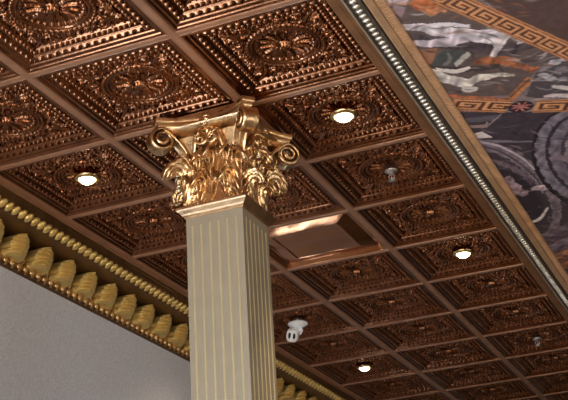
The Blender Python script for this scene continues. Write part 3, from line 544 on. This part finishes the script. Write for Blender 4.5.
((104,88,94),3,[(3.165,2.644),(3.184,2.673),(3.204,2.701),(3.224,2.729),(3.243,2.757),(3.261,2.786),(3.277,2.817),(3.292,2.85),(3.306,2.886),(3.318,2.924),(3.33,2.962),(3.341,3.0),(3.35,3.037),(3.357,3.071),(3.362,3.105),(3.366,3.14),(3.37,3.176),(3.374,3.214),(3.378,3.252),(3.41,3.212),(3.407,3.173),(3.405,3.135),(3.402,3.096),(3.399,3.056),(3.394,3.015),(3.387,2.975),(3.377,2.934),(3.366,2.893),(3.354,2.853),(3.34,2.814),(3.325,2.776),(3.308,2.741),(3.29,2.71),(3.271,2.681),(3.25,2.655),(3.229,2.631),(3.208,2.606),(3.188,2.581)]),
((54,46,52),0,[(3.167,2.766),(3.278,2.871),(3.356,3.124),(3.398,3.498),(3.356,3.846),(3.231,4.116),(3.156,4.071),(3.153,3.353)]),
((150,126,132),1,[(3.206,3.041),(3.203,3.07),(3.199,3.098),(3.195,3.131),(3.192,3.167),(3.19,3.207),(3.192,3.248),(3.197,3.284),(3.205,3.316),(3.214,3.344),(3.224,3.369),(3.234,3.39),(3.244,3.408),(3.254,3.423),(3.265,3.432),(3.276,3.436),(3.286,3.438),(3.295,3.439),(3.304,3.441),(3.328,3.369),(3.324,3.35),(3.319,3.333),(3.315,3.316),(3.312,3.3),(3.31,3.284),(3.308,3.266),(3.305,3.244),(3.301,3.218),(3.297,3.191),(3.294,3.164),(3.291,3.141),(3.289,3.122),(3.287,3.108),(3.286,3.091),(3.284,3.071),(3.282,3.046),(3.281,3.018),(3.279,2.99)]),
((160,142,142),1,[(3.357,3.373),(3.371,3.377),(3.384,3.381),(3.397,3.385),(3.41,3.389),(3.424,3.394),(3.438,3.399),(3.454,3.403),(3.469,3.406),(3.484,3.409),(3.5,3.414),(3.518,3.422),(3.537,3.436),(3.559,3.455),(3.583,3.481),(3.609,3.51),(3.636,3.542),(3.664,3.573),(3.69,3.604),(3.718,3.488),(3.691,3.462),(3.663,3.435),(3.635,3.407),(3.608,3.381),(3.582,3.358),(3.559,3.339),(3.538,3.326),(3.519,3.316),(3.501,3.309),(3.485,3.305),(3.47,3.302),(3.454,3.3),(3.439,3.299),(3.423,3.301),(3.409,3.303),(3.394,3.307),(3.38,3.31),(3.366,3.313)]),
((186,174,172),0,[(3.199,4.045),(3.214,4.042),(3.228,4.041),(3.243,4.04),(3.26,4.037),(3.277,4.027),(3.296,4.009),(3.315,3.981),(3.334,3.946),(3.353,3.908),(3.371,3.868),(3.389,3.83),(3.406,3.794),(3.4,3.763),(3.381,3.796),(3.362,3.832),(3.343,3.867),(3.325,3.9),(3.308,3.928),(3.293,3.95),(3.278,3.965),(3.264,3.975),(3.25,3.982),(3.235,3.987),(3.219,3.993),(3.203,4.0)]),
((172,118,92),0,[(3.553,3.533),(3.566,3.535),(3.578,3.535),(3.59,3.536),(3.602,3.538),(3.612,3.543),(3.623,3.553),(3.635,3.569),(3.648,3.59),(3.663,3.617),(3.677,3.645),(3.693,3.675),(3.708,3.702),(3.741,3.592),(3.726,3.569),(3.71,3.543),(3.694,3.517),(3.678,3.492),(3.661,3.471),(3.645,3.456),(3.628,3.449),(3.613,3.449),(3.598,3.453),(3.585,3.46),(3.572,3.467),(3.559,3.472)]),
((46,40,46),0,[(4.232,3.622),(4.165,3.808),(4.081,3.957),(3.985,4.056),(3.881,4.099),(3.778,4.08),(3.681,4.001),(3.597,3.868),(3.532,3.69),(3.487,3.48),(3.466,3.252),(3.467,3.02),(3.49,2.796),(3.531,2.591),(3.589,2.414),(3.659,2.27),(3.738,2.164),(3.822,2.099),(3.908,2.076),(3.993,2.094),(4.074,2.154),(4.147,2.253),(4.21,2.388),(4.26,2.555),(4.294,2.749),(4.31,2.963),(4.305,3.187),(4.279,3.41)]),
((122,112,120),3,[(4.225,3.574),(4.162,3.748),(4.083,3.886),(3.992,3.977),(3.895,4.015),(3.798,3.997),(3.707,3.922),(3.627,3.796),(3.565,3.629),(3.522,3.432),(3.5,3.218),(3.501,2.999),(3.521,2.789),(3.559,2.596),(3.613,2.428),(3.679,2.293),(3.753,2.193),(3.833,2.131),(3.915,2.11),(3.996,2.128),(4.073,2.186),(4.143,2.28),(4.203,2.41),(4.25,2.569),(4.283,2.753),(4.298,2.955),(4.293,3.166),(4.269,3.376)]),
((60,52,60),0,[(4.209,3.493),(4.154,3.643),(4.085,3.761),(4.007,3.839),(3.923,3.871),(3.838,3.854),(3.759,3.789),(3.689,3.68),(3.634,3.536),(3.595,3.365),(3.575,3.179),(3.574,2.989),(3.59,2.804),(3.623,2.634),(3.669,2.486),(3.726,2.365),(3.791,2.276),(3.862,2.221),(3.934,2.202),(4.006,2.219),(4.075,2.27),(4.137,2.355),(4.19,2.47),(4.232,2.612),(4.261,2.775),(4.273,2.953),(4.27,3.138),(4.248,3.322)]),
((112,102,110),3,[(4.199,3.466),(4.148,3.604),(4.084,3.713),(4.011,3.784),(3.932,3.812),(3.854,3.795),(3.779,3.733),(3.714,3.632),(3.662,3.497),(3.625,3.338),(3.606,3.164),(3.603,2.986),(3.618,2.814),(3.647,2.655),(3.69,2.516),(3.743,2.404),(3.804,2.321),(3.87,2.27),(3.938,2.252),(4.006,2.269),(4.071,2.318),(4.129,2.399),(4.18,2.508),(4.22,2.642),(4.247,2.796),(4.259,2.963),(4.255,3.136),(4.236,3.307)]),
((70,62,70),0,[(4.175,3.347),(4.135,3.455),(4.084,3.538),(4.026,3.592),(3.963,3.611),(3.901,3.596),(3.842,3.547),(3.789,3.466),(3.746,3.359),(3.716,3.233),(3.698,3.095),(3.695,2.954),(3.704,2.816),(3.727,2.688),(3.76,2.576),(3.802,2.485),(3.851,2.418),(3.904,2.377),(3.96,2.364),(4.016,2.378),(4.069,2.42),(4.117,2.487),(4.158,2.577),(4.191,2.687),(4.213,2.813),(4.223,2.948),(4.22,3.086),(4.204,3.222)]),
((138,126,130),3,[(4.178,3.335),(4.14,3.435),(4.092,3.513),(4.038,3.562),(3.979,3.579),(3.92,3.564),(3.864,3.517),(3.814,3.44),(3.774,3.339),(3.744,3.221),(3.727,3.091),(3.723,2.958),(3.731,2.828),(3.752,2.707),(3.782,2.602),(3.822,2.516),(3.868,2.453),(3.918,2.415),(3.971,2.403),(4.024,2.417),(4.074,2.457),(4.12,2.522),(4.16,2.608),(4.191,2.713),(4.212,2.831),(4.222,2.959),(4.22,3.09),(4.205,3.218)]),
((56,98,140),1,[(4.174,3.224),(4.141,3.309),(4.1,3.373),(4.052,3.413),(4.002,3.426),(3.95,3.41),(3.901,3.368),(3.857,3.301),(3.821,3.213),(3.794,3.11),(3.778,2.998),(3.773,2.883),(3.779,2.771),(3.795,2.667),(3.821,2.576),(3.855,2.502),(3.895,2.448),(3.94,2.417),(3.986,2.408),(4.033,2.422),(4.078,2.459),(4.119,2.517),(4.154,2.593),(4.182,2.686),(4.202,2.79),(4.211,2.901),(4.209,3.014),(4.197,3.124)]),
((130,112,118),0,[(3.606,2.9),(3.621,2.901),(3.637,2.898),(3.65,2.896),(3.662,2.896),(3.673,2.902),(3.684,2.915),(3.696,2.94),(3.709,2.976),(3.722,3.021),(3.735,3.069),(3.749,3.119),(3.763,3.166),(3.802,3.083),(3.787,3.04),(3.772,2.994),(3.757,2.948),(3.742,2.903),(3.726,2.865),(3.71,2.836),(3.692,2.818),(3.674,2.813),(3.657,2.815),(3.642,2.821),(3.628,2.826),(3.614,2.829)]),
((112,98,108),1,[(3.056,4.549),(3.112,4.521),(3.166,4.495),(3.22,4.468),(3.275,4.441),(3.33,4.414),(3.387,4.387),(3.447,4.358),(3.508,4.329),(3.57,4.3),(3.633,4.271),(3.695,4.242),(3.756,4.214),(3.761,4.058),(3.701,4.089),(3.64,4.121),(3.578,4.153),(3.516,4.185),(3.455,4.216),(3.396,4.248),(3.339,4.278),(3.284,4.308),(3.23,4.338),(3.176,4.368),(3.122,4.398),(3.067,4.429)]),
((88,72,82),1,[(3.017,4.722),(3.074,4.693),(3.129,4.665),(3.184,4.637),(3.239,4.61),(3.296,4.581),(3.354,4.553),(3.414,4.523),(3.477,4.493),(3.54,4.463),(3.604,4.433),(3.667,4.403),(3.728,4.373),(3.734,4.213),(3.673,4.246),(3.611,4.278),(3.548,4.311),(3.485,4.344),(3.423,4.377),(3.363,4.41),(3.305,4.442),(3.249,4.473),(3.194,4.504),(3.14,4.535),(3.084,4.566),(3.028,4.598)]),
((120,108,118),1,[(2.977,4.9),(3.034,4.87),(3.091,4.841),(3.147,4.812),(3.203,4.783),(3.26,4.754),(3.32,4.724),(3.381,4.693),(3.445,4.662),(3.509,4.631),(3.574,4.599),(3.638,4.568),(3.7,4.537),(3.707,4.373),(3.645,4.406),(3.582,4.44),(3.518,4.475),(3.454,4.509),(3.391,4.543),(3.329,4.577),(3.271,4.61),(3.213,4.642),(3.157,4.675),(3.102,4.707),(3.046,4.739),(2.988,4.772)]),
((96,78,84),1,[(2.941,5.057),(3.0,5.026),(3.057,4.996),(3.114,4.966),(3.171,4.936),(3.229,4.906),(3.289,4.875),(3.352,4.843),(3.416,4.811),(3.482,4.778),(3.547,4.746),(3.612,4.713),(3.676,4.681),(3.683,4.513),(3.62,4.548),(3.555,4.583),(3.491,4.618),(3.426,4.654),(3.362,4.689),(3.3,4.724),(3.24,4.758),(3.182,4.792),(3.125,4.825),(3.069,4.858),(3.012,4.892),(2.953,4.926)]),
((156,108,78),1,[(2.904,5.218),(2.964,5.186),(3.022,5.155),(3.08,5.124),(3.138,5.093),(3.197,5.062),(3.258,5.03),(3.322,4.997),(3.387,4.963),(3.453,4.93),(3.52,4.896),(3.586,4.862),(3.651,4.83),(3.658,4.657),(3.594,4.693),(3.529,4.729),(3.463,4.766),(3.397,4.802),(3.332,4.839),(3.269,4.875),(3.208,4.91),(3.149,4.945),(3.092,4.979),(3.034,5.014),(2.976,5.048),(2.917,5.084)]),
((104,72,64),1,[(2.867,5.384),(2.927,5.351),(2.987,5.318),(3.045,5.286),(3.104,5.254),(3.164,5.222),(3.226,5.189),(3.291,5.155),(3.357,5.12),(3.425,5.085),(3.492,5.05),(3.559,5.015),(3.625,4.981),(3.632,4.805),(3.568,4.841),(3.501,4.879),(3.435,4.917),(3.368,4.955),(3.302,4.993),(3.238,5.03),(3.176,5.066),(3.116,5.102),(3.058,5.138),(2.999,5.173),(2.94,5.209),(2.88,5.246)]),
((150,98,70),1,[(2.828,5.554),(2.89,5.52),(2.95,5.486),(3.009,5.453),(3.069,5.42),(3.13,5.386),(3.194,5.352),(3.259,5.317),(3.326,5.281),(3.395,5.245),(3.464,5.208),(3.532,5.173),(3.598,5.137),(3.606,4.956),(3.541,4.994),(3.473,5.033),(3.405,5.072),(3.338,5.111),(3.271,5.15),(3.206,5.189),(3.143,5.227),(3.082,5.264),(3.022,5.301),(2.963,5.337),(2.903,5.374),(2.842,5.412)]),
((92,80,92),1,[(2.761,5.848),(2.825,5.812),(2.887,5.777),(2.948,5.741),(3.009,5.706),(3.072,5.67),(3.137,5.634),(3.204,5.597),(3.273,5.559),(3.344,5.52),(3.414,5.482),(3.484,5.444),(3.552,5.407),(3.561,5.217),(3.494,5.257),(3.425,5.298),(3.355,5.34),(3.286,5.382),(3.217,5.423),(3.15,5.464),(3.086,5.504),(3.023,5.543),(2.962,5.582),(2.901,5.621),(2.839,5.66),(2.776,5.7)]),
((60,52,62),1,[(2.72,6.032),(2.784,5.994),(2.847,5.957),(2.909,5.921),(2.972,5.884),(3.036,5.847),(3.102,5.81),(3.17,5.771),(3.24,5.732),(3.312,5.692),(3.383,5.652),(3.454,5.613),(3.524,5.574),(3.533,5.379),(3.465,5.421),(3.395,5.464),(3.324,5.507),(3.253,5.55),(3.183,5.593),(3.115,5.635),(3.05,5.676),(2.986,5.717),(2.924,5.757),(2.862,5.797),(2.8,5.838),(2.736,5.879)]),
((130,116,122),1,[(2.662,6.285),(2.728,6.245),(2.793,6.207),(2.856,6.168),(2.92,6.13),(2.986,6.091),(3.053,6.052),(3.123,6.011),(3.195,5.97),(3.268,5.928),(3.341,5.886),(3.413,5.845),(3.484,5.804),(3.495,5.603),(3.425,5.646),(3.353,5.691),(3.281,5.736),(3.209,5.781),(3.137,5.826),(3.068,5.87),(3.001,5.914),(2.936,5.956),(2.872,5.998),(2.809,6.041),(2.745,6.083),(2.679,6.127)])]

KEYBANDS = [((3.522, .413), (4.018, 1.458), (3.599, .432), (4.067, 1.21), 'key'), ((3.208, 1.56), (3.538, 1.801), (3.208, 1.728), (3.543, 1.95), 'key'), ((3.698, 1.899), (4.11, 2.083), (3.696, 2.029), (4.086, 2.224), 'key')]
def srgb(c): c = np.asarray(c, float)/255; return np.where(c <= .04045, c/12.92, ((c+.055)/1.055)**2.4)
def in_poly(px, py, poly):
    c = np.zeros(px.shape, bool); n = len(poly); j = n-1
    for i in range(n):
        xi, yi = poly[i]; xj, yj = poly[j]
        if yi != yj: c ^= ((yi > py) != (yj > py)) & (px < (xj-xi)*(py-yi)/(yj-yi)+xi)
        j = i
    return c
KEYMAP = ['########', '#.......', '#.#####.', '#.#...#.', '#.###.#.', '#.....#.', '#######.']
def paint(px, py):
    C = np.tile(np.array((88., 68., 64.)), (len(px), 1))
    # hand-painted wobble of outlines
    wx = px+.006*np.sin(37*py+11*px)+.0015*np.sin(91*px-53*py); wy = py+.007*np.sin(41*px+17*py)+.0015*np.sin(83*py+29*px)
    for colr, fold, poly in MURAL:
        P = np.array(poly); lo, hi = P.min(0)-.02, P.max(0)+.02
        idx = np.nonzero((px > lo[0]) & (px < hi[0]) & (py > lo[1]) & (py < hi[1]))[0]
        if not len(idx): continue
        ins = idx[in_poly(wx[idx] if fold else px[idx], wy[idx] if fold else py[idx], poly)]
        if not len(ins): continue
        x, y = px[ins], py[ins]; g = np.ones(len(ins))
        if fold == 1: g = 1+.15*np.sin(38*x-16*y+4*np.sin(11*y+5*x))+.10*np.sin(60*y+25*x+3*np.sin(40*x))
        elif fold == 2: g = 1+.14*np.sin(60*x+20*y+3*np.sin(50*y))
        elif fold == 3: g = 1+.08*np.sin(70*x+30*y+3*np.sin(9*y))+.08*np.sin(50*x-20*y)
        C[ins] = np.array(colr)*(1.16 if min(colr) > 130 else 1.0)*g[:, None]
    # loose brush dabs over the painted fields
    rb = np.random.RandomState(11)
    ZONES = [(3.2, 4.0, .45, 1.75, 110, [(178,164,162),(120,100,96),(58,46,46),(150,96,66),(96,80,78),(190,176,168)], .62),
             (3.7, 4.3, 1.25, 1.95, 70, [(170,160,162),(70,60,66),(134,122,128),(188,178,178),(98,86,90)], .2),
             (3.2, 3.75, .0, .45, 26, [(186,112,72),(150,86,58),(206,150,110),(90,64,56)], .6),
             (3.2, 4.3, 2.15, 4.3, 190, [(120,106,112),(78,66,74),(46,38,44),(150,134,138),(100,84,90),(140,118,116)], 1.0),
             (3.2, 4.2, 4.2, 6.2, 150, [(150,104,74),(104,76,70),(130,114,122),(70,58,66),(168,126,96)], .15)]
    for a0, a1, b0, b1, n, pal, ang in ZONES:
        for _ in range(n):
            cx, cy = rb.uniform(a0, a1), rb.uniform(b0, b1); L = rb.uniform(.02, .085); wd = rb.uniform(.005, .014); th = ang+rb.normal(0, .45)
            near = np.nonzero((np.abs(px-cx) < L+.02) & (np.abs(py-cy) < L+.02))[0]
            if not len(near): continue
            dx, dy = px[near]-cx, py[near]-cy; u = dx*math.cos(th)+dy*math.sin(th); v = -dx*math.sin(th)+dy*math.cos(th)+3.*u*u*rb.choice([-1, 1])
            al = np.clip(1.3-(u/L)**2-(v/wd)**2, 0, 1)*rb.uniform(.35, .75)
            C[near] = C[near]*(1-al[:, None])+np.array(pal[rb.randint(len(pal))])*al[:, None]
    for p0, p1, q0, q1, kind in KEYBANDS:
        p0, p1, q0, q1 = map(np.array, (p0, p1, q0, q1))
        A0 = (p0+q0)/2; D = (p1+q1)/2-A0; L = np.linalg.norm(D); D = D/L; N = np.array((-D[1], D[0]))
        w = .5*(abs((q0-p0)@N)+abs((q1-p1)@N)); 
        s = (px-A0[0])*D[0]+(py-A0[1])*D[1]; tt = ((px-A0[0])*N[0]+(py-A0[1])*N[1])/w+.5
        ext = .6 if p0[0] > 3.4 and p0[1] < 1 else .0
        ok = (s > -ext) & (s < L+ext*.3) & (tt > -.22) & (tt < 1.22)
        C[ok] = (92, 56, 44)
        edge = ok & (((tt > -.20) & (tt < -.06)) | ((tt > 1.06) & (tt < 1.20))); C[edge] = (182, 122, 84)
        u = w*1.8; ii = ((s/u) % 1*8).astype(int) % 8; jj = np.clip((tt*7).astype(int), 0, 6)
        km = np.array([[ch == '#' for ch in r] for r in KEYMAP]); on = ok & (tt > 0) & (tt < 1) & km[jj, ii]; C[on] = (204, 146, 102)
    # small star between the two lower bands
    cx, cy = 3.612, 1.92; r = np.hypot(px-cx, py-cy); a = np.arctan2(py-cy, px-cx)
    sel = r < .085; C[sel] = (58, 44, 46); st = r < .022+.05*np.abs(np.cos(4*a))**3; C[st] = (176, 110, 100)
    return srgb(np.clip(C, 0, 255))
def mural():
    xs = np.concatenate([np.arange(3.215, 4.45, .0085), np.linspace(4.47, 4.92, 12)]); ysl = np.concatenate([np.linspace(-.52, -.04, 10), np.arange(0., 6.3, .0085), np.linspace(6.36, 7.52, 20)])
    X, Y = np.meshgrid(xs, ysl); r, c = X.shape
    V = np.stack([X, Y, np.full_like(X, .004)], 2).reshape(-1, 3)
    idx = np.arange(r*c).reshape(r, c)
    F = np.stack([idx[:-1,:-1], idx[1:,:-1], idx[1:,1:], idx[:-1,1:]], 2).reshape(-1, 4)
    org = np.array((4.0, 3.0, 0.))
    me = bpy.data.meshes.new('ceiling_mural'); me.from_pydata(((V-org)*S).tolist(), [], F.tolist()); me.materials.append(M['mural']); me.update()
    ca = me.color_attributes.new('paint', 'FLOAT_COLOR', 'POINT')
    P = paint(V[:, 0], V[:, 1]); ca.data.foreach_set('color', np.concatenate([P, np.ones((len(P), 1))], 1).astype(np.float32).ravel())
    o = bpy.data.objects.new('ceiling_mural', me); col.objects.link(o); o.location = W(*org)
    o['label'] = 'painted ceiling mural with pale drapery, key-pattern borders and round window'; o['category'] = 'mural'
mural()

# ---------------------------------------------------------------- column with gilded capital
CX, CY = 1.762, 1.163; SH = .199; ZT = -.71      # shaft half width, top of the shaft (units below ceiling)
colm = empty('column', (CX*S, CY*S, 0), 'square khaki column with pale gold lines and gilded leaf capital', 'column')
HU = H/S
def cp(mb, name, m, parent=None, smooth=True, **k):
    mb.v = [(x, y, z+HU) for x, y, z in mb.v]
    return mb.build(name, m, parent or colm, None, smooth, **k)
def sq_loft(prof, rnd_=.0):
    """stack of squares (half width, z)"""
    mb = MB(); v = []; f = []
    for h, z in prof: v += [(-h,-h,z),(h,-h,z),(h,h,z),(-h,h,z)]
    for i in range(len(prof)-1):
        for j in range(4): j2 = (j+1) % 4; f.append((i*4+j, i*4+j2, (i+1)*4+j2, (i+1)*4+j))
    f += [(3,2,1,0), tuple(range(len(prof)*4-4, len(prof)*4))]
    return mb.add(v, f)
shaft = cp(sq_loft([(SH, -HU+.28), (SH, ZT+.01)]), 'shaft', 'shaft', None, False, bevel=.004)
cp(sq_loft([(.27, -HU), (.27, -HU+.14), (.255, -HU+.16), (.255, -HU+.19), (.235, -HU+.22), (.235, -HU+.245), (.212, -HU+.265), (.212, -HU+.285)]), 'base', 'shaft', None, False)
for fce in range(4):
    R_ = rz(fce*PI/2)
    for i in range(6):
        x = (-.5+(i+.72)/6.44)*2*SH*.985
        mb = MB(); r = .0075; n = 8; z0, z1 = -HU+.36, ZT-.055; v = []; f = []
        zz = [z0, z0+.006]+[z1-.006, z1]; sc = [.2, 1, 1, .2]
        for z, s_ in zip(zz, sc):
            for j in range(n+1):
                a = PI*j/n; v.append(R_@np.array((x-r*s_*math.cos(a), -SH-r*.62*s_*math.sin(a)+.001, z)))
        for q in range(3):
            for j in range(n): f.append((q*(n+1)+j, (q+1)*(n+1)+j, (q+1)*(n+1)+j+1, q*(n+1)+j+1))
        mb.add(v, f); cp(mb, 'reed', 'reed', shaft)
# capital: bell is the capital's own mesh, everything else hangs on it
bell = cp(sq_loft([(.200, ZT+.07), (.198, ZT+.20), (.200, ZT+.35), (.212, ZT+.46), (.24, ZT+.55), (.275, ZT+.56), (.31, -.110)]), 'capital', 'gold', None, True, auto=40)
def kp(mb, name, m='gold', smooth=True, **k): return cp(mb, name, m, bell, smooth, **k)
kp(sq_loft([(.205, ZT-.004), (.207, ZT+.006), (.214, ZT+.012), (.222, ZT+.022), (.240, ZT+.040), (.246, ZT+.048), (.246, ZT+.060), (.238, ZT+.066), (.225, ZT+.070), (.215, ZT+.078)]), 'necking', 'gold_shade', False)
def abacus():
    mb = MB(); T = .370; ch = .062; n = 18
    def ring(off):
        pts = []
        for fce in range(4):
            R_ = rz(fce*PI/2); x0 = T-ch
            for i in range(n+1):
                s = -1+2*i/n; yy = -(T-.0)+(.125*(1-abs(s)**2.0)); pts.append((R_@np.array((s*x0, yy+off, 0)))[:2])
        return pts
    v = []; f = []; prof = [(.060, -.118), (.036, -.112), (.030, -.106), (.028, -.092), (.022, -.082), (.018, -.078), (.018, -.072), (.010, -.068), (.002, -.060), (.0, -.052), (.0, -.034), (.006, -.030)]
    for off, z in prof: v += [(x, y, z) for x, y in ring(off)]
    k = 4*(n+1)
    for i in range(len(prof)-1):
        for j in range(k): j2 = (j+1) % k; f.append((i*k+j, i*k+j2, (i+1)*k+j2, (i+1)*k+j))
    f += [tuple(range(k))[::-1], tuple(range((len(prof)-1)*k, len(prof)*k))]
    return mb.add(v, f)
kp(abacus(), 'abacus', 'gold', True, auto=28)
kp(sq_loft([(.245, -.031), (.245, -.001)]), 'top_block', 'gold', False)
def leaf(pos, ang, w, h, out, base_y, lobes=4, curl=.055, lean=0.0):
    """acanthus leaf: stands on pos, faces direction ang, climbs h and curls over at the tip"""
    nu, nv = 37, 48; G = np.zeros((nv, nu, 3))
    for i in range(nv):
        t = i/(nv-1)
        if t < .62:
            q = t/.62; z = h*q; y = out*.55*q**2.2
            ty, tz = out*.55*2.2*q**1.2/h, 1.0
        else:
            q = (t-.62)/.38; a = q*PI*1.12
            z = h+curl*math.sin(a)*.95; y = out*.55+curl*(1-math.cos(a))
            ty, tz = math.sin(a), math.cos(a)
        L = math.hypot(ty, tz); ny, nz = tz/L, -ty/L          # outward normal in the y-z plane
        wt = w*np.interp(t, [0, .15, .35, .55, .72, .86, .95, 1], [.72, .88, 1.0, 1.0, .92, .72, .42, .12])
        for j in range(nu):
            s = -1+2*j/(nu-1); e = abs(s)
            tooth = 1-.20*(e**2)*(abs(math.sin(PI*(lobes*t+.18)))**1.5)
            x = s*wt*.5*tooth
            rid = .024*w/.16*math.exp(-(s/.10)**2)+.015*w/.16*math.cos(2*PI*(3.1*e-.75*lobes*t-.05))*min(1, e*3)
            cup = -.055*w/.16*e**2.2+.018*e**6
            dn = rid+cup
            G[i, j] = (x, y+ny*dn, z+nz*dn)
    R_ = rz(ang)
    Q = np.zeros_like(G)
    loc = np.stack([G[..., 0], -(G[..., 1]+base_y), G[..., 2]+pos[2]], 2)
    Q = loc@R_.T
    Q[..., 0] += pos[0]; Q[..., 1] += pos[1]
    mb = MB(); mb.grid(Q); return mb
for fce in range(4):
    A = fce*PI/2; R_ = rz(A)
    for s in (-1, 1):                                          # lower tier, two to a face
        p = R_@np.array((s*.096, 0, 0)); kp(leaf((p[0], p[1], ZT+.072), A, .170, .115, .035, .202, 4, .030), 'acanthus_leaf', solid=.010)
    p = (0, 0, ZT+.075); kp(leaf(p, A, .185, .285, .045, .196, 6, .036), 'acanthus_leaf', solid=.010)          # upper tier, middle of the face
    kp(leaf((0, 0, ZT+.09), A+PI/4, .19, .205, .030, .268, 6, .040), 'acanthus_leaf', solid=.010)            # upper tier, at the corner
    # stalk leaf fan above the middle leaf
    for s in (-.62, .62):
        p = R_@np.array((s*.155, 0, 0)); kp(leaf((p[0], p[1], ZT+.20), A, .13, .165, .04, .196, 4, .026), 'acanthus_leaf', solid=.010)
    for s, w_, hh in ((-.5, .075, .110), (0, .085, .155), (.5, .075, .110)):
        mb = leaf((0, 0, 0), 0, w_, hh, .05, 0, 2, .016)
        V_ = []
        for x, y, z in mb.v:
            x2 = x*math.cos(s)+z*math.sin(s); z2 = -x*math.sin(s)+z*math.cos(s)
            V_.append(tuple(R_@np.array((x2, y-.225, z2+ZT+.425))))
        mb.v = V_; kp(mb, 'palmette_leaf', solid=.008)
    # inner helices
    for s in (-1, 1):
        pts = []; rad = []
        for i in range(12): q = i/11; pts.append((s*(.12-.03*q), -.215-.035*q, ZT+.35+.13*q)); rad.append(.012+.006*q)
        for i in range(40):
            q = i/39; a = 2*PI*1.55*q; rr = .050*(1-.80*q)
            pts.append((s*(.09-.050+rr*math.cos(a)), -.252-.022*q, ZT+.495+rr*math.sin(a))); rad.append(.017-.006*q)
        mb = MB().tube(pts, rad, 10); mb.v = [tuple(R_@np.array(p)) for p in mb.v]; kp(mb, 'helix')
    # rosette on the abacus
    mb = MB()
    pts = []; rad = []
    for i in range(44):
        q = i/43; a = 2*PI*1.7*q+PI*.6; rr = .046*(1-.78*q); pts.append((rr*math.cos(a), -.243-.028*q, -.072+rr*math.sin(a))); rad.append(.016-.005*q)
    mb.tube(pts, rad, 10); mb.ball((0, -.266, -.072), .018, 12, 8)
    mb.ball((0, -.25, -.135), .026, 12, 8, (.8, .8, 1.7))
    mb.v = [tuple(R_@np.array(p)) for p in mb.v]; kp(mb, 'fleuron')
    # corner volute: two scroll bands meeting on the diagonal, with a hanging drop
    Rd = rz(A+PI/4)
    def volute():
        nb = 86; hw = .046; cols_ = [(-1, .0), (-.92, .012), (-.6, .010), (-.25, .004), (0, .013), (.25, .004), (.6, .010), (.92, .012), (1, .0)]
        P = []
        for i in range(22):
            q = i/21; P.append((.262+.173*q**1.7, -.345+.228*q**.85))
        cx, cz = .435, -.187; r0 = math.hypot(P[-1][0]-cx, P[-1][1]-cz); a0 = math.atan2(P[-1][1]-cz, P[-1][0]-cx)
        for i in range(1, nb-21):
            q = i/(nb-22); a = a0-2*PI*1.75*q; rr = r0*(1-.84*q); P.append((cx+rr*math.cos(a)*1.05, cz+rr*math.sin(a)))
        P = np.array(P); T_ = np.gradient(P, axis=0); T_ /= np.linalg.norm(T_, axis=1, keepdims=True)+1e-9; N_ = np.stack([-T_[:, 1], T_[:, 0]], 1)
        G = np.zeros((len(P), len(cols_), 3))
        for i in range(len(P)):
            q = i/(len(P)-1); wv = hw*np.interp(q, [0, .25, .6, 1], [.7, 1.0, 1.05, 1.35])
            for j, (s, dd) in enumerate(cols_):
                p2 = P[i]+N_[i]*dd; G[i, j] = (s*wv, -p2[0], p2[1])
        return G@Rd.T
    mb = MB(); mb.grid(volute()); kp(mb, 'volute', solid=.012)

# ---------------------------------------------------------------- world, camera
w = bpy.data.worlds.new('room_air'); scene.world = w; w.use_nodes = True
bg = w.node_tree.nodes['Background']; bg.inputs[0].default_value = (.8, .85, 1, 1); bg.inputs[1].default_value = .2
cam = bpy.data.cameras.new('camera'); co = bpy.data.objects.new('camera', cam); col.objects.link(co); scene.camera = co
from mathutils import Matrix
Rm = [[0.9177773674075651, 0.3928391573106095, -0.057983621439586644], [-0.2059387033582183, 0.34602152238938466, -0.9153460310190622], [-0.33952018250892657, 0.8520249424308155, 0.39847150857028957]]
cx_, cy_, cz_ = W(4.80698504, -5.46900069, -3.74115883)
co.matrix_world = Matrix(((Rm[0][0], -Rm[1][0], -Rm[2][0], cx_), (Rm[0][1], -Rm[1][1], -Rm[2][1], cy_), (Rm[0][2], -Rm[1][2], -Rm[2][2], cz_), (0, 0, 0, 1)))
cam.sensor_width = 36; cam.lens = 36*1222.0/568; cam.clip_start = .05
scene.view_settings.view_transform = 'Standard'; scene.view_settings.look = 'None'; scene.view_settings.gamma = 1; scene.view_settings.use_curve_mapping = False
scene.view_settings.exposure = -0.25
